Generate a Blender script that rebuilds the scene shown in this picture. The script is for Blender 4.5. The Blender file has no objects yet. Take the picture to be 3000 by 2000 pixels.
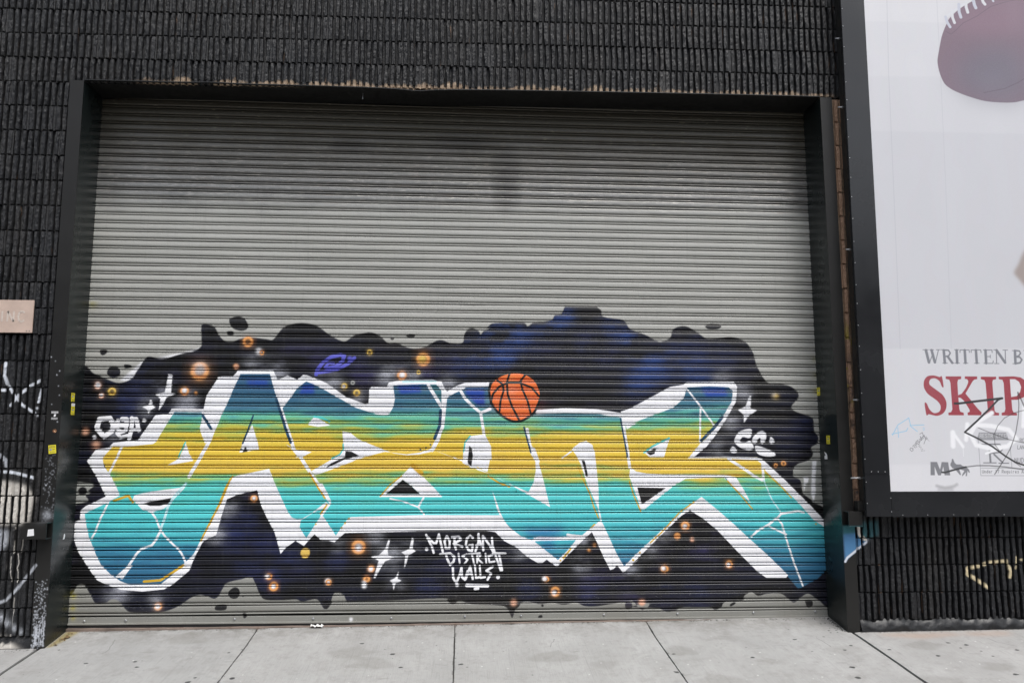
import bpy, bmesh, math, random
import numpy as np
from mathutils import Matrix, Vector
R = math.radians
random.seed(7)
scn = bpy.context.scene

# ------------------------------------------------------------------ camera
cam_d = bpy.data.cameras.new('camera'); cam = bpy.data.objects.new('camera', cam_d)
scn.collection.objects.link(cam); scn.camera = cam
cam_d.sensor_width = 36.0; cam_d.lens = 36.0 * 2333 / 3000
cam_d.clip_start = 0.05; cam_d.clip_end = 2000
def rot(ax, a): return Matrix.Rotation(a, 3, ax)
_M = rot('Z', -0.060533) @ rot('X', 0.120336) @ rot('Y', -0.001732)
_r, _b, _u = _M @ Vector((1, 0, 0)), _M @ Vector((0, -1, 0)), _M @ Vector((0, 0, 1))
cam.matrix_world = Matrix(((_r.x, _u.x, _b.x, 0), (_r.y, _u.y, _b.y, -6.268748), (_r.z, _u.z, _b.z, 1.52), (0, 0, 0, 1)))

# ------------------------------------------------------------------ sky and sun (bright overcast)
SUN_EL, SUN_AZ = 60, 28        # azimuth: degrees to the right of straight behind the camera
w = bpy.data.worlds.new('World'); scn.world = w; w.use_nodes = True
nt = w.node_tree; nt.nodes.clear()
out = nt.nodes.new('ShaderNodeOutputWorld'); bg = nt.nodes.new('ShaderNodeBackground')
sky = nt.nodes.new('ShaderNodeTexSky'); sky.sky_type = 'NISHITA'; sky.sun_disc = False
sky.sun_elevation = R(SUN_EL); sky.sun_rotation = R(180 - SUN_AZ)
sky.air_density = 1.0; sky.dust_density = 3.0; sky.ozone_density = 1.0
hs = nt.nodes.new('ShaderNodeHueSaturation'); hs.inputs['Saturation'].default_value = 0.42
nt.links.new(sky.outputs[0], hs.inputs['Color']); nt.links.new(hs.outputs[0], bg.inputs[0])
bg.inputs[1].default_value = 0.11; nt.links.new(bg.outputs[0], out.inputs[0])
sd = bpy.data.lights.new('sun', 'SUN'); sd.energy = 1.5; sd.angle = R(38); sd.color = (1, .975, .94)
sun = bpy.data.objects.new('sun', sd); scn.collection.objects.link(sun)
_d = Vector((math.sin(R(SUN_AZ)) * math.cos(R(SUN_EL)), -math.cos(R(SUN_AZ)) * math.cos(R(SUN_EL)), math.sin(R(SUN_EL))))
sun.rotation_euler = _d.to_track_quat('Z', 'Y').to_euler(); sun.location = (3, -8, 12)
vs = scn.view_settings; vs.view_transform = 'Standard'; vs.look = 'None'; vs.exposure = 0.80; vs.gamma = 1; vs.use_curve_mapping = False

# ------------------------------------------------------------------ paint engine: draws flat paint and print into images in memory
TINTS=('navy','purp','blue','mist')
def lin(h):
    h=h.lstrip('#');c=np.array([int(h[i:i+2],16)/255 for i in (0,2,4)])
    return np.where(c<=.04045,c/12.92,((c+.055)/1.055)**2.4)
def vnoise(H,W,cell,seed):
    r=np.random.RandomState(seed)
    gh=int(H/cell[1])+3;gw=int(W/cell[0])+3
    g=r.rand(gh,gw)
    y=np.arange(H)/cell[1];x=np.arange(W)/cell[0]
    yi=y.astype(int);xi=x.astype(int);fy=y-yi;fx=x-xi
    fy=fy*fy*(3-2*fy);fx=fx*fx*(3-2*fx)
    a=g[yi][:,xi];b=g[yi][:,xi+1];c=g[yi+1][:,xi];d=g[yi+1][:,xi+1]
    fx=fx[None,:];fy=fy[:,None]
    return (a*(1-fx)+b*fx)*(1-fy)+(c*(1-fx)+d*fx)*fy
def fnoise(H,W,cell,seed,o=3):
    n=0;t=0
    for i in range(o):
        n=n+vnoise(H,W,(max(cell[0]/2**i,1.01),max(cell[1]/2**i,1.01)),seed+i*7)*.5**i;t+=.5**i
    return n/t
def blur(m,s):
    if s<.35: return m
    r=max(1,int(s*2.6));k=np.exp(-.5*(np.arange(-r,r+1)/s)**2);k/=k.sum()
    p=np.pad(m,((r,r),(0,0)));o=np.zeros_like(m)
    for i,w in enumerate(k): o+=w*p[i:i+m.shape[0]]
    p=np.pad(o,((0,0),(r,r)));q=np.zeros_like(m)
    for i,w in enumerate(k): q+=w*p[:,i:i+m.shape[1]]
    return q
def catmull(P,n=6):
    P=np.array(P,float);N=len(P);out=[]
    for i in range(N):
        a,b,c,d=P[i-1],P[i],P[(i+1)%N],P[(i+2)%N]
        for j in range(n):
            t=j/n
            out.append(.5*((2*b)+(c-a)*t+(2*a-5*b+4*c-d)*t*t+(3*b-a-3*c+d)*t**3))
    return np.array(out)
class Canvas:
    # x0,z1 = top-left corner in metres, res = metres per pixel
    def __init__(s,x0,z1,w,h,res,pal,funcs):
        s.x0,s.z1,s.res=x0,z1,res;s.W=int(w/res);s.H=int(h/res)
        s.rgb=np.zeros((s.H,s.W,3),np.float32);s.a=np.zeros((s.H,s.W),np.float32)
        s.pal=pal;s.funcs={k:f(s) for k,f in funcs.items()}
    def px(s,P):
        P=np.array(P,float).reshape(-1,2)/1000.
        return np.stack([(P[:,0]-s.x0)/s.res,(s.z1-P[:,1])/s.res],1)
    def box(s,P,pad):
        x0=int(max(0,P[:,0].min()-pad));x1=int(min(s.W,P[:,0].max()+pad+2))
        y0=int(max(0,P[:,1].min()-pad));y1=int(min(s.H,P[:,1].max()+pad+2))
        return x0,x1,y0,y1
    def comp(s,m,x0,y0,col,al=1.):
        h,w=m.shape;m=np.clip(m,0,1)*al
        A=s.a[y0:y0+h,x0:x0+w];R=s.rgb[y0:y0+h,x0:x0+w]
        c=s.funcs[col][y0:y0+h,x0:x0+w] if col in s.funcs else s.pal[col]
        na=m+A*(1-m)
        R[:]=(c*m[...,None]+R*(A*(1-m))[...,None])/np.maximum(na,1e-4)[...,None]
        A[:]=na
    def polymask(s,P,soft):
        pad=soft*3+2;x0,x1,y0,y1=s.box(P,pad)
        if x1<=x0 or y1<=y0: return None
        m=np.zeros((y1-y0,x1-x0),np.float32)
        Q=np.roll(P,-1,0);SS=3
        for r in range(y1-y0):
            for k in range(SS):
                y=y0+r+(k+.5)/SS
                c=((P[:,1]<=y)!=(Q[:,1]<=y))
                if not c.any(): continue
                p=P[c];q=Q[c]
                xs=np.sort(p[:,0]+(y-p[:,1])/(q[:,1]-p[:,1])*(q[:,0]-p[:,0]))-x0
                for a,b in zip(xs[::2],xs[1::2]):
                    a=max(a,0);b=min(b,x1-x0)
                    if b<=a: continue
                    ia,ib=int(a),int(b)
                    if ia==ib: m[r,ia]+=(b-a)/SS;continue
                    m[r,ia]+=(ia+1-a)/SS
                    m[r,ia+1:ib]+=1/SS
                    if ib<x1-x0: m[r,ib]+=(b-ib)/SS
        return blur(m,soft),x0,y0
    def strokemask(s,P,w,soft):
        pad=w+soft*3+2;x0,x1,y0,y1=s.box(P,pad)
        if x1<=x0 or y1<=y0: return None
        D=np.full((y1-y0,x1-x0),1e9,np.float32)
        segs=list(zip(P[:-1],P[1:])) if len(P)>1 else [(P[0],P[0])]
        for a,b in segs:
            bx0=max(int(min(a[0],b[0])-pad),x0);bx1=min(int(max(a[0],b[0])+pad+2),x1)
            by0=max(int(min(a[1],b[1])-pad),y0);by1=min(int(max(a[1],b[1])+pad+2),y1)
            if bx1<=bx0 or by1<=by0: continue
            yy,xx=np.mgrid[by0:by1,bx0:bx1].astype(np.float32)+.5
            d=b-a;L=(d*d).sum()
            t=np.clip(((xx-a[0])*d[0]+(yy-a[1])*d[1])/L,0,1) if L>1e-6 else 0
            e=np.hypot(xx-a[0]-t*d[0],yy-a[1]-t*d[1])
            V=D[by0-y0:by1-y0,bx0-x0:bx1-x0];np.minimum(V,e,out=V)
        return np.clip((w-D)/max(soft,.8)+.5,0,1),x0,y0
    def op(s,o):
        t,col,soft,w=o[0],o[1],o[2]/1000/s.res,o[3]/1000/s.res
        al=1.
        if '*' in col: col,al=col.split('*');al=float(al)
        P=s.px(o[4])
        if t in 'PC':
            if t=='C': P=catmull(P)
            r=s.polymask(P,soft*.5)
        elif t=='S': r=s.strokemask(P,w,soft)
        elif t=='Z': r=s.strokemask(np.vstack([P,P[:1]]) if col=='fill' else catmull(np.vstack([P]),5)[list(range(len(P)*5))+[0]],w,soft)
        elif t=='D':
            pad=w+soft*2.2;x0,x1,y0,y1=s.box(P,pad)
            if x1<=x0 or y1<=y0: return
            yy,xx=np.mgrid[y0:y1,x0:x1]+.5
            d=np.hypot(xx-P[0,0],yy-P[0,1])
            m=1/(1+np.exp((d-w)/max(soft*.35,.3)))
            if soft*s.res>.03: m=m*.6*(.7+.6*s.grain[y0:y1,x0:x1])
            if col in TINTS: m=m*s.a[y0:y1,x0:x1]*s.a[y0:y1,x0:x1]*s.mott[y0:y1,x0:x1]
            r=(m,x0,y0)
        elif t=='O':
            pad=w+soft*3;x0,x1,y0,y1=s.box(P,pad)
            if x1<=x0 or y1<=y0: return
            yy,xx=np.mgrid[y0:y1,x0:x1]+.5
            d=np.hypot(xx-P[0,0],yy-P[0,1])
            r=(np.exp(-((d-w*.70)/(w*.22))**2)*1.15+.25*np.exp(-(d/(w*1.1))**2),x0,y0)
        if r is not None: s.comp(r[0],r[1],r[2],col,al)
PAL={k:lin(v)*.95 for k,v in dict(white='#f0f1f5',dark='#1b1b1d',grey='#989a95',navy='#252e58',purp='#3b3764',blue='#24407c',
 orange='#dd9a58',peach='#d8a488',yell='#d9b75c',mist='#b9bcc6',viol='#5a5cc0',fillblue='#23469c',fillteal='#3d7480',teald='#1f4560',gold='#cfa630',
 cyan='#4fc4c0',cyanw='#c4e8ee',orangeball='#e8743a',peachball='#f09a78',ballsh='#c4502c',ballhi='#f0a060',olive='#a39a22',olive2='#7d7a3c',ink='#141416').items()}
ZK=[(2.3,'#26486e'),(2.06,'#2c5478'),(1.89,'#36627e'),(1.79,'#3f7088'),(1.72,'#4b8492'),(1.68,'#5caaa2'),(1.63,'#68b896'),(1.59,'#86b674'),(1.55,'#b4b850'),(1.50,'#d8be46'),(1.386,'#e4c448'),(1.276,'#deBe50'),(1.221,'#b0ba5c'),(1.179,'#80bf84'),(1.124,'#5cc4b8'),(1.028,'#58cccc'),(.838,'#54c6cc'),(.729,'#48aab8'),(.621,'#3a84a0'),(.514,'#326c8e'),(.326,'#2c5f80'),(.1,'#2a5a78')]
def f_cloud(c):
    n=fnoise(c.H,c.W,(140,60),5,4);m=fnoise(c.H,c.W,(60,40),9,3);g=c.grain
    k=np.clip((n-.45)*2.6,0,1)[...,None];v=np.clip((m-.5)*2.2,0,1)[...,None]
    base=lin('#101012')*(.8+.5*g[...,None])
    return (base*(1-k*.4)+lin('#1d2340')*k*.4)*(1-v*.3)+lin('#2c2a4c')*v*.3
def f_fill(c):
    z=c.z1-(np.arange(c.H)+.5)*c.res
    n=fnoise(c.H,c.W,(80,9),21,3)-.5
    n2=fnoise(c.H,c.W,(260,40),23,2)-.5
    n3=fnoise(c.H,c.W,(40,12),27,2)-.5
    zz=z[:,None]+n*.14+n2*.14+n3*.06
    zs=np.array([k[0] for k in ZK])[::-1];cs=np.array([lin(k[1])*.95 for k in ZK])[::-1]
    o=np.stack([np.interp(zz,zs,cs[:,i]) for i in range(3)],-1)
    return o*(1+.10*(fnoise(c.H,c.W,(60,5),31,3)-.5))[...,None]
def f_white(c):
    n=fnoise(c.H,c.W,(30,22),41,3)
    return PAL['white']*(.93+.1*n[...,None])
def make_shutter_canvas():
    c=Canvas.__new__(Canvas)
    x0,z1,w,h,res=-3.06,2.62,6.08,2.62,.003
    c.W,c.H=int(w/res),int(h/res)
    r=np.random.RandomState(3)
    c.grain=blur(r.rand(c.H,c.W).astype(np.float32),.6);c.grain=(c.grain-.5)*2.2+.5
    Canvas.grain=c.grain
    Canvas.mott=np.clip(.05+(fnoise(c.H,c.W,(70,40),77,4)-.32)*3.4,.05,1.45)
    return Canvas(x0,z1,w,h,res,PAL,dict(cloud=f_cloud,fill=f_fill,white=f_white))

PAL.update({k:lin(v)*.95 for k,v in dict(spray='#d6dbe4',chalk='#ddd8d0',jteal='#3f7d86',jblue='#4f80ab',cream='#d8c9a4',tan='#a88a6c',
 ball='#7c6675',ballgrey='#6d6c7b',ballpink='#8f7182',seam='#5a4a5c',lace='#dcdde2',lace2='#c8cbd8',arm='#a3958f',grey2='#7c7e85',red='#9c2a3a',paper='#dedee2',panel_sheen='#b4b6be',film='#7c7d82',  # includes the grey for the poster's seams and its painted-in reflection bands
 wht2='#f6f7fa',mark='#0c0c0e',smear='#3a3a3a',sky2='#86c4e6',pen='#444448').items()})
def f_paper(c):
    return PAL['paper']*(.97+.06*fnoise(c.H,c.W,(90,200),51,3)[...,None])
def make_wall_canvas(): return Canvas(-3.9,2.3,9.2,2.4,.005,PAL,{})
def make_poster_canvas():
    c=Canvas(3.30,5.40,1.50,4.32,.0025,PAL,dict(paper=f_paper))
    c.rgb[:]=c.funcs['paper'];c.a[:]=1
    return c
Canvas.grain=np.full((4000,4000),.5,np.float32)
PAL.update({k:lin(v) for k,v in dict(gum='#3a3a3b',stain='#6b6861',rustg='#b08a6c',crumb='#e8e8e6',ygrime='#8a7a3a',soot='#26241f',drk='#777672').items()})
def make_ground_canvas(): return Canvas(-4.0,.40,9.0,1.9,.003,PAL,{})

def load(s):
    o = []
    for l in s.split('\n'):
        f = l.split()
        if f: o.append([f[0], f[1], float(f[2]), float(f[3]), [float(v) for v in f[4:]]])
    return o
SHUTTER_OPS="""P white 14 0 -2762 1979 -2593 2132 -2224 2216 -2136 2245 -2152 2153 -2494 2079 -2652 1972 -2734 1972
C cloud 5 0 -3073 2050 -2970 2027 -2872 1985 -2774 1954 -2681 1986 -2630 2064 -2580 2149 -2540 2169 -2442 2150 -2293 2194 -2197 2216 -2143 2252 -2138 2295 -2145 2422 -2107 2436 -2049 2423 -2026 2398 -1995 2341 -1945 2299 -1889 2296 -1834 2318 -1750 2333 -1623 2320 -1567 2316 -1520 2375 -1466 2429 -1346 2456 -1218 2435 -1102 2357 -987 2307 -903 2359 -783 2385 -919 2369 -777 2383 -698 2356 -625 2295 -554 2296 -453 2257 -338 2262 -209 2325 -108 2300 -14 2304 0 2370 28 2415 72 2428 123 2401 137 2375 166 2409 224 2439 172 2404 215 2458 250 2471 347 2477 496 2478 531 2448 584 2479 725 2498 760 2543 813 2553 849 2624 894 2652 1000 2666 1071 2645 1151 2592 1159 2547 1194 2530 1248 2522 1346 2505 1398 2434 1513 2391 1602 2347 1525 2388 1631 2331 1676 2331 1740 2363 1768 2435 1859 2464 1948 2428 2054 2357 2153 2363 2253 2373 2334 2360 2405 2316 2456 2227 2480 2129 2565 1992 2682 1979 2772 1953 2829 1901 2822 1848 2770 1794 2791 1750 2915 1707 2950 1681 2955 1584 2985 1540 2977 1479 2922 1444 2937 1392 2899 1340 2799 1305 2761 1253 2761 1245 2820 1167 2834 1072 2885 1029 3024 926 3050 730 3024 175 2928 201 2851 251 2798 235 2725 182 2674 212 2614 254 2500 255 2421 239 2369 269 2307 240 2298 207 2149 192 2113 151 2061 131 2018 152 1888 154 1802 155 1732 131 1663 119 1587 149 1373 167 1517 189 1464 137 1412 179 1379 211 1355 209 1108 173 990 174 919 202 825 185 731 200 623 192 543 211 487 207 459 175 431 149 403 86 361 167 286 186 77 198 -16 225 -67 197 -127 227 -178 245 -875 225 -916 239 -945 284 -1009 294 -1038 218 -1078 172 -1106 197 -1144 246 -1207 242 -1261 229 -1307 248 -1415 244 -1551 250 -1598 299 -1628 366 -1666 425 -1738 408 -1836 386 -1870 360 -1890 307 -1911 276 -1871 356 -1902 290 -1941 260 -1995 277 -2056 291 -2129 265 -2226 200 -2357 162 -2556 161 -2623 191 -2673 251 -2727 265 -2772 239 -2844 233 -2894 299 -2938 366 -2972 383 -3003 360 -3021 320 -3067 321 -3127 726 -3141 1130 -3095 1449
C grey 6 0 -3076 1157 -2949 1157 -2920 1136 -2958 1102 -2944 1082 -2976 1062 -2953 1021 -3019 1001 -3065 1001
D dark 4.8 34.2 -3002 1096
C grey 6 0 2771 1279 2826 1314 2953 1327 3078 1314 3062 986 2972 969 2885 1029 2843 1072 2837 1150 2803 1184 2759 1210
P white 8 0 2926 1331 2962 1331 2945 1158 2945 1072 2919 986 2905 1072
P white 8 0 2848 1201 2893 1201 2882 1158 2859 1133 2843 1072
C dark 4 0 -2937 2217 -2882 2218 -2884 2193 -2911 2175 -2932 2189
C dark 4 0 -2872 2041 -2857 2077 -2823 2087 -2788 2077 -2766 2042 -2777 2007 -2818 1996 -2856 2006
C dark 4 0 -2742 2099 -2715 2104 -2683 2095 -2686 2078 -2713 2071 -2737 2074
C dark 4 0 -1918 2486 -1855 2505 -1798 2484 -1768 2426 -1788 2394 -1837 2387 -1893 2407 -1920 2450
C dark 3 0 -1938 2378 -1892 2382 -1885 2353 -1929 2350
C dark 3 0 -483 2362 -447 2372 -404 2366 -418 2344 -447 2338 -469 2348
C dark 3 0 -608 2339 -579 2339 -583 2325 -601 2322
C dark 3 0 2043 2460 2076 2483 2121 2486 2175 2475 2181 2457 2147 2439 2074 2438
C dark 4 0 -1841 306 -1811 341 -1780 349 -1752 332 -1746 296 -1763 266 -1794 258 -1826 271
C dark 4 0 -1935 201 -1909 218 -1851 218 -1841 191 -1858 173 -1907 171 -1934 179
C dark 4 0 -1735 287 -1715 287 -1716 272 -1730 273
C dark 5 0 -1718 152 -1691 150 -1685 123 -1703 108 -1717 123
C dark 4 0 1322 194 1351 209 1381 184 1373 152 1340 143 1319 162
C dark 5 0 611 88 623 110 646 110 649 88
C dark 4 0 637 187 651 194 662 182 651 171 639 176
C dark 5 0 2818 202 2875 201 2878 160 2846 139 2821 160
C dark 4 0 2219 196 2236 191 2227 175 2192 159 2183 175
C dark 6 0 -1103 237 -1025 236 -1051 183 -1073 172 -1097 201
D navy*.62 90 150 -2721 1853
D navy*.62 90 130 -2555 1938
D navy*.62 50 110 -2749 1755
D navy*.62 90 100 -2491 2023
D purp*.62 90 90 -2314 1925
D purp*.62 90 90 -1442 2152
D purp*.62 90 120 -1230 2140
D purp*.62 50 100 -293 2106
D purp*.62 50 100 -826 2045
D purp*.62 90 100 -114 2216
D blue*.8 90 110 259 2432
D blue*.8 90 130 321 2309
D blue*.8 90 110 191 2203
D blue*.8 50 90 77 2254
D blue*.8 90 110 461 2381
D blue*.8 90 110 26 2132
D blue*.8 90 90 672 2462
D blue*.8 90 120 1362 2389
D blue*.8 90 120 1467 2302
D blue*.8 90 110 1599 2214
D blue*.8 90 110 1534 2090
D blue*.8 90 100 1461 1967
D blue*.8 90 120 1627 2123
D blue*.8 90 120 1780 2195
D blue*.8 90 120 1975 2090
D navy*.62 90 120 2211 2198
D navy*.62 90 110 1944 2267
D navy*.62 90 90 2868 1654
D navy*.62 90 90 2724 1435
D navy*.62 50 110 -1740 902
D navy*.62 50 130 -1770 807
D navy*.62 50 130 -1559 644
D navy*.62 50 120 -1284 574
D navy*.62 50 100 -1009 538
D navy*.62 50 110 -1690 510
D navy*.62 50 110 -1417 481
D navy*.62 50 90 -1849 786
D navy*.62 50 100 -1824 678
D navy*.62 50 100 -271 570
D purp*.62 50 90 -96 548
D navy*.62 50 100 -267 332
D purp*.62 90 80 1981 685
D purp*.62 90 80 1986 568
D purp*.62 90 90 1375 282
D purp*.62 90 120 1076 343
D navy*.62 50 100 1632 255
D navy*.62 50 120 1890 211
D navy*.62 50 100 1062 278
D purp*.62 40 80 1347 275
D purp*.62 40 80 1324 340
D navy*.62 40 90 -1511 374
D navy*.62 40 100 -1190 264
D navy*.62 40 100 544 283
D blue 60 70 338 2441
D blue 60 70 425 2433
D blue 60 70 760 2490
D blue 60 70 848 2535
D blue 60 70 1247 2477
D blue 60 70 1397 2381
D blue 60 70 147 2290
D blue 60 70 260 2256
D blue 60 70 347 2187
D navy*.7 80 90 1024 2315
D navy*.7 80 90 1199 2211
D navy*.7 80 90 671 2224
D mist*.75 60 90 -2415 1896
D mist*.75 60 70 -2511 1763
D mist*.75 60 90 -2238 1799
D mist*.75 50 60 -2770 1532
D mist*.75 60 80 -1685 2093
D mist*.75 60 90 -1508 2052
D mist*.75 50 60 -1190 1983
D mist*.75 50 60 -1063 1969
D mist*.75 60 90 -605 2018
D mist*.75 60 80 -463 2019
D mist*.75 50 60 -126 1949
D mist*.75 50 50 -833 1821
D mist*.75 60 60 2188 2012
D mist*.75 60 60 2346 1898
D mist*.75 60 60 2239 1652
D mist*.75 60 60 2143 1435
D mist*.75 50 50 1668 737
D mist*.75 50 60 1536 613
D mist*.75 50 60 -1857 963
D mist*.75 50 60 -1950 753
D mist*.75 60 80 -2691 330
D mist*.75 50 50 -2382 255
D mist*.75 50 50 -1893 971
D mist*.75 60 90 -576 572
D mist*.75 60 60 -691 736
D mist*.75 60 60 -411 639
D mist*.75 50 50 -531 368
D mist*.75 50 60 -1013 694
D mist*.75 50 50 465 603
D mist*.75 50 50 1012 689
D mist*.75 50 60 975 496
D mist*.75 50 50 1377 447
O orange 8 46 -1766 2297
D white 16 20.9 -1676 2219
O orange 5 20.7 -1651 2208
O orange 22 78.2 -2140 2053
D white 35.2 41.8 -2141 2075
O peach 8 29.9 -2937 1932
D white 9.6 20.9 -2937 1935
O yell 6 34.5 -2823 1884
O peach 6 23 -2904 1852
D white 8 13.3 -2905 1855
O orange 6 36.8 -2253 1891
D white 11.2 17.1 -2254 1896
D orange 8 11.4 -2163 1875
D orange 9.6 17.1 -1854 2094
D peach 16 22.8 -3010 1566
D peach 25.6 22.8 -2920 1456
D peach 11.2 17.1 -1851 2092
O yell 4 25.3 -777 2217
O yell 5 27.6 -976 1937
D white 8 11.4 -981 1937
O grey 5 18.4 -908 1966
O yell 5 29.9 -874 1884
O orange 14 59.8 -336 2164
D yell 22.4 30.4 -344 2167
O orange 7 41.4 -509 2029
D white 14.4 20.9 -506 2033
O yell 6 18.4 -373 2055
O orange 6 29.9 -1667 1036
D white 9.6 11.4 -1667 1039
C yell 5 0 -1252 645 -1221 638 -1213 607 -1223 580 -1249 564 -1277 581 -1285 608 -1276 635
O orange 14 59.8 -829 652
D white 19.2 22.8 -829 646
O orange 6 27.6 -1527 428
D white 9.6 15.2 -1541 428
O orange 5 27.6 -725 482
D white 9.6 15.2 -729 479
O orange 5 27.6 -758 401
D white 9.6 15.2 -874 94
O orange 5 25.3 -723 481
D white 9.6 15.2 -727 479
O orange 5 25.3 -759 404
D white 12.8 15.2 -778 370
O orange 5 39.1 -1487 352
D white 8 15.2 -1489 350
D white 8 22.8 -1064 384
O orange 5 25.3 -1059 379
D white 9.6 17.1 -777 350
O orange 5 32.2 -2372 208
D white 12.8 19 -2376 208
O orange 5 25.3 680 387
D white 9.6 17.1 666 391
O orange 5 41.4 753 290
D white 11.2 17.1 743 281
D peach 14.4 22.8 417 208
D peach 14.4 24.7 1460 197
D orange 12.8 9.5 1076 654
D orange 12.8 7.6 1030 616
O orange 5 39.1 1831 804
D white 11.2 15.2 1827 800
D orange 8 26.6 1762 722
D peach 11.2 15.2 1885 696
O orange 6 34.5 1652 462
D white 11.2 15.2 1641 466
O orange 5 32.2 2189 495
D white 9.6 15.2 2183 489
D peach 12.8 17.1 1459 195
O orange 5 18.4 2611 1295
O orange 5 23 2678 1312
D mist*.75 20 22 2624 1877
D yell 25.6 15.2 2633 1873
D mist*.75 14 10 2624 1882
S viol 6 14.9 -984 2185 -1013 2195 -1090 2177 -1159 2126 -1200 2068 -1206 2032
S viol 6 14.9 -984 2185 -997 2141 -1053 2098 -1123 2083
S viol 5 10.8 -1137 2090 -1110 2126 -1067 2126
S viol 7 13.5 -1192 2047 -1052 2069 -954 2120 -899 2171
D viol 11.2 19 -937 2163
P fill 2 0 -2327 1720 -2111 1719 -2021 1569 -1970 1660 -1889 1857 -1847 1998 -1840 1972 -1815 2032 -1578 2034 -1546 1924 -1484 1761 -1357 1918 -1285 1975 -1231 1954 -1117 1897 -1024 1841 -875 1778 -718 1722 -712 1710 -606 1718 -565 1782 -579 1946 -340 1958 -226 1955 -183 1905 -170 1776 -146 1855 -3 1917 25 1935 212 1940 322 1960 582 1745 1307 1713 1484 1731 1688 1793 1726 1773 1844 1852 1873 1948 2069 1954 2231 1946 2265 1915 2254 1827 2197 1739 2104 1617 1976 1478 1867 1357 2452 1357 2537 1245 2794 987 2913 850 3017 781 3011 459 2918 376 2801 319 2765 302 2681 403 2554 530 2341 721 2110 929 1982 1040 1910 998 1643 779 1449 596 1391 555 1318 486 1262 584 1192 730 1122 849 927 697 876 635 776 539 564 682 479 727 337 859 -345 886 -895 888 -921 872 -975 797 -1011 742 -1115 893 -1169 845 -1244 723 -1299 805 -1363 887 -1466 1066 -1556 1270 -1835 1211 -1928 999 -2022 822 -2033 794 -2119 612 -2220 486 -2291 433 -2362 380 -2601 376 -2751 450 -2867 604 -2928 731 -2974 926 -2818 1004 -2715 1068 -2783 1190 -2864 1357 -2791 1446 -2478 1471 -2399 1589
Z fill 2 9 -2327 1720 -2111 1719 -2021 1569 -1970 1660 -1889 1857 -1847 1998 -1840 1972 -1815 2032 -1578 2034 -1546 1924 -1484 1761 -1357 1918 -1285 1975 -1231 1954 -1117 1897 -1024 1841 -875 1778 -718 1722 -712 1710 -606 1718 -565 1782 -579 1946 -340 1958 -226 1955 -183 1905 -170 1776 -146 1855 -3 1917 25 1935 212 1940 322 1960 582 1745 1307 1713 1484 1731 1688 1793 1726 1773 1844 1852 1873 1948 2069 1954 2231 1946 2265 1915 2254 1827 2197 1739 2104 1617 1976 1478 1867 1357 2452 1357 2537 1245 2794 987 2913 850 3017 781 3011 459 2918 376 2801 319 2765 302 2681 403 2554 530 2341 721 2110 929 1982 1040 1910 998 1643 779 1449 596 1391 555 1318 486 1262 584 1192 730 1122 849 927 697 876 635 776 539 564 682 479 727 337 859 -345 886 -895 888 -921 872 -975 797 -1011 742 -1115 893 -1169 845 -1244 723 -1299 805 -1363 887 -1466 1066 -1556 1270 -1835 1211 -1928 999 -2022 822 -2033 794 -2119 612 -2220 486 -2291 433 -2362 380 -2601 376 -2751 450 -2867 604 -2928 731 -2974 926 -2818 1004 -2715 1068 -2783 1190 -2864 1357 -2791 1446 -2478 1471 -2399 1589
P white 2 0 -2346 1749 -2091 1747 -1993 2005 -1965 2012 -1875 2012 -1828 2062 -1826 2013 -1847 1998 -1889 1857 -1933 1758 -1970 1660 -2014 1562 -2029 1590 -2111 1719 -2327 1720 -2399 1589 -2455 1485 -2477 1467 -2703 1443 -2730 1443 -2791 1446 -2864 1357 -2850 1292 -2813 1244 -2784 1203 -2730 1102 -2715 1061 -2818 1000 -2967 926 -2974 920 -2959 845 -2928 731 -2909 698 -2867 604 -2822 524 -2738 447 -2669 403 -2601 376 -2361 377 -2291 433 -2189 532 -2176 546 -2118 605 -2033 794 -1971 922 -1909 1045 -1833 1196 -1787 1072 -1875 1048 -1910 922 -1950 753 -2049 706 -2110 579 -2146 478 -2268 373 -2333 337 -2498 322 -2665 337 -2767 374 -2848 411 -2906 485 -3008 632 -3044 725 -3046 859 -3007 873 -3009 947 -2971 980 -2822 1054 -2897 1197 -2983 1333 -2918 1425 -2825 1436 -2787 1477 -2598 1498 -2473 1696 -2371 1707
P white 2 0 -2077 1857 -2000 1985 -1973 2010 -1862 2010 -1837 2065 -1554 2067 -1516 1984 -1437 2024 -1359 1989 -1311 2028 -1276 2025 -1119 1962 -947 1841 -819 1792 -776 1799 -772 1921 -723 1932 -697 1743 -718 1718 -875 1778 -1024 1841 -1117 1897 -1231 1954 -1285 1975 -1357 1918 -1403 1846 -1470 1754 -1385 1515 -1399 1515 -1484 1761 -1522 1853 -1546 1924 -1565 1987 -1578 2034 -1815 2032 -1840 1972 -1865 1915 -1890 1844 -1921 1766 -1953 1696 -1983 1605 -2033 1493 -2073 1473 -2119 1584 -2088 1794
P white 2 0 -773 1916 -753 1934 -632 1931 -615 1971 -505 1990 -255 1995 -183 1981 -154 1920 -136 1898 -54 1949 10 1971 212 1976 205 1940 25 1935 -3 1917 -75 1884 -135 1848 -145 1734 -157 1605 -199 1506 -240 1421 -269 1421 -227 1506 -179 1605 -173 1698 -181 1776 -183 1905 -226 1955 -276 1955 -340 1958 -579 1946 -563 1839 -572 1775 -606 1711 -648 1700 -712 1710 -890 1766 -997 1830 -998 1865 -792 1788 -771 1802
P fillteal 2 0 -276 1955 -226 1955 -183 1905 -181 1783
S white 2 13.5 -290 1948 -181 1773
P cyanw 3 0 -505 1986 -255 1991 -219 1984 -226 1973 -505 1969
S white 2 15 -161 1877 -163 1776 -166 1698 -182 1598 -206 1506 -251 1421
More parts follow.
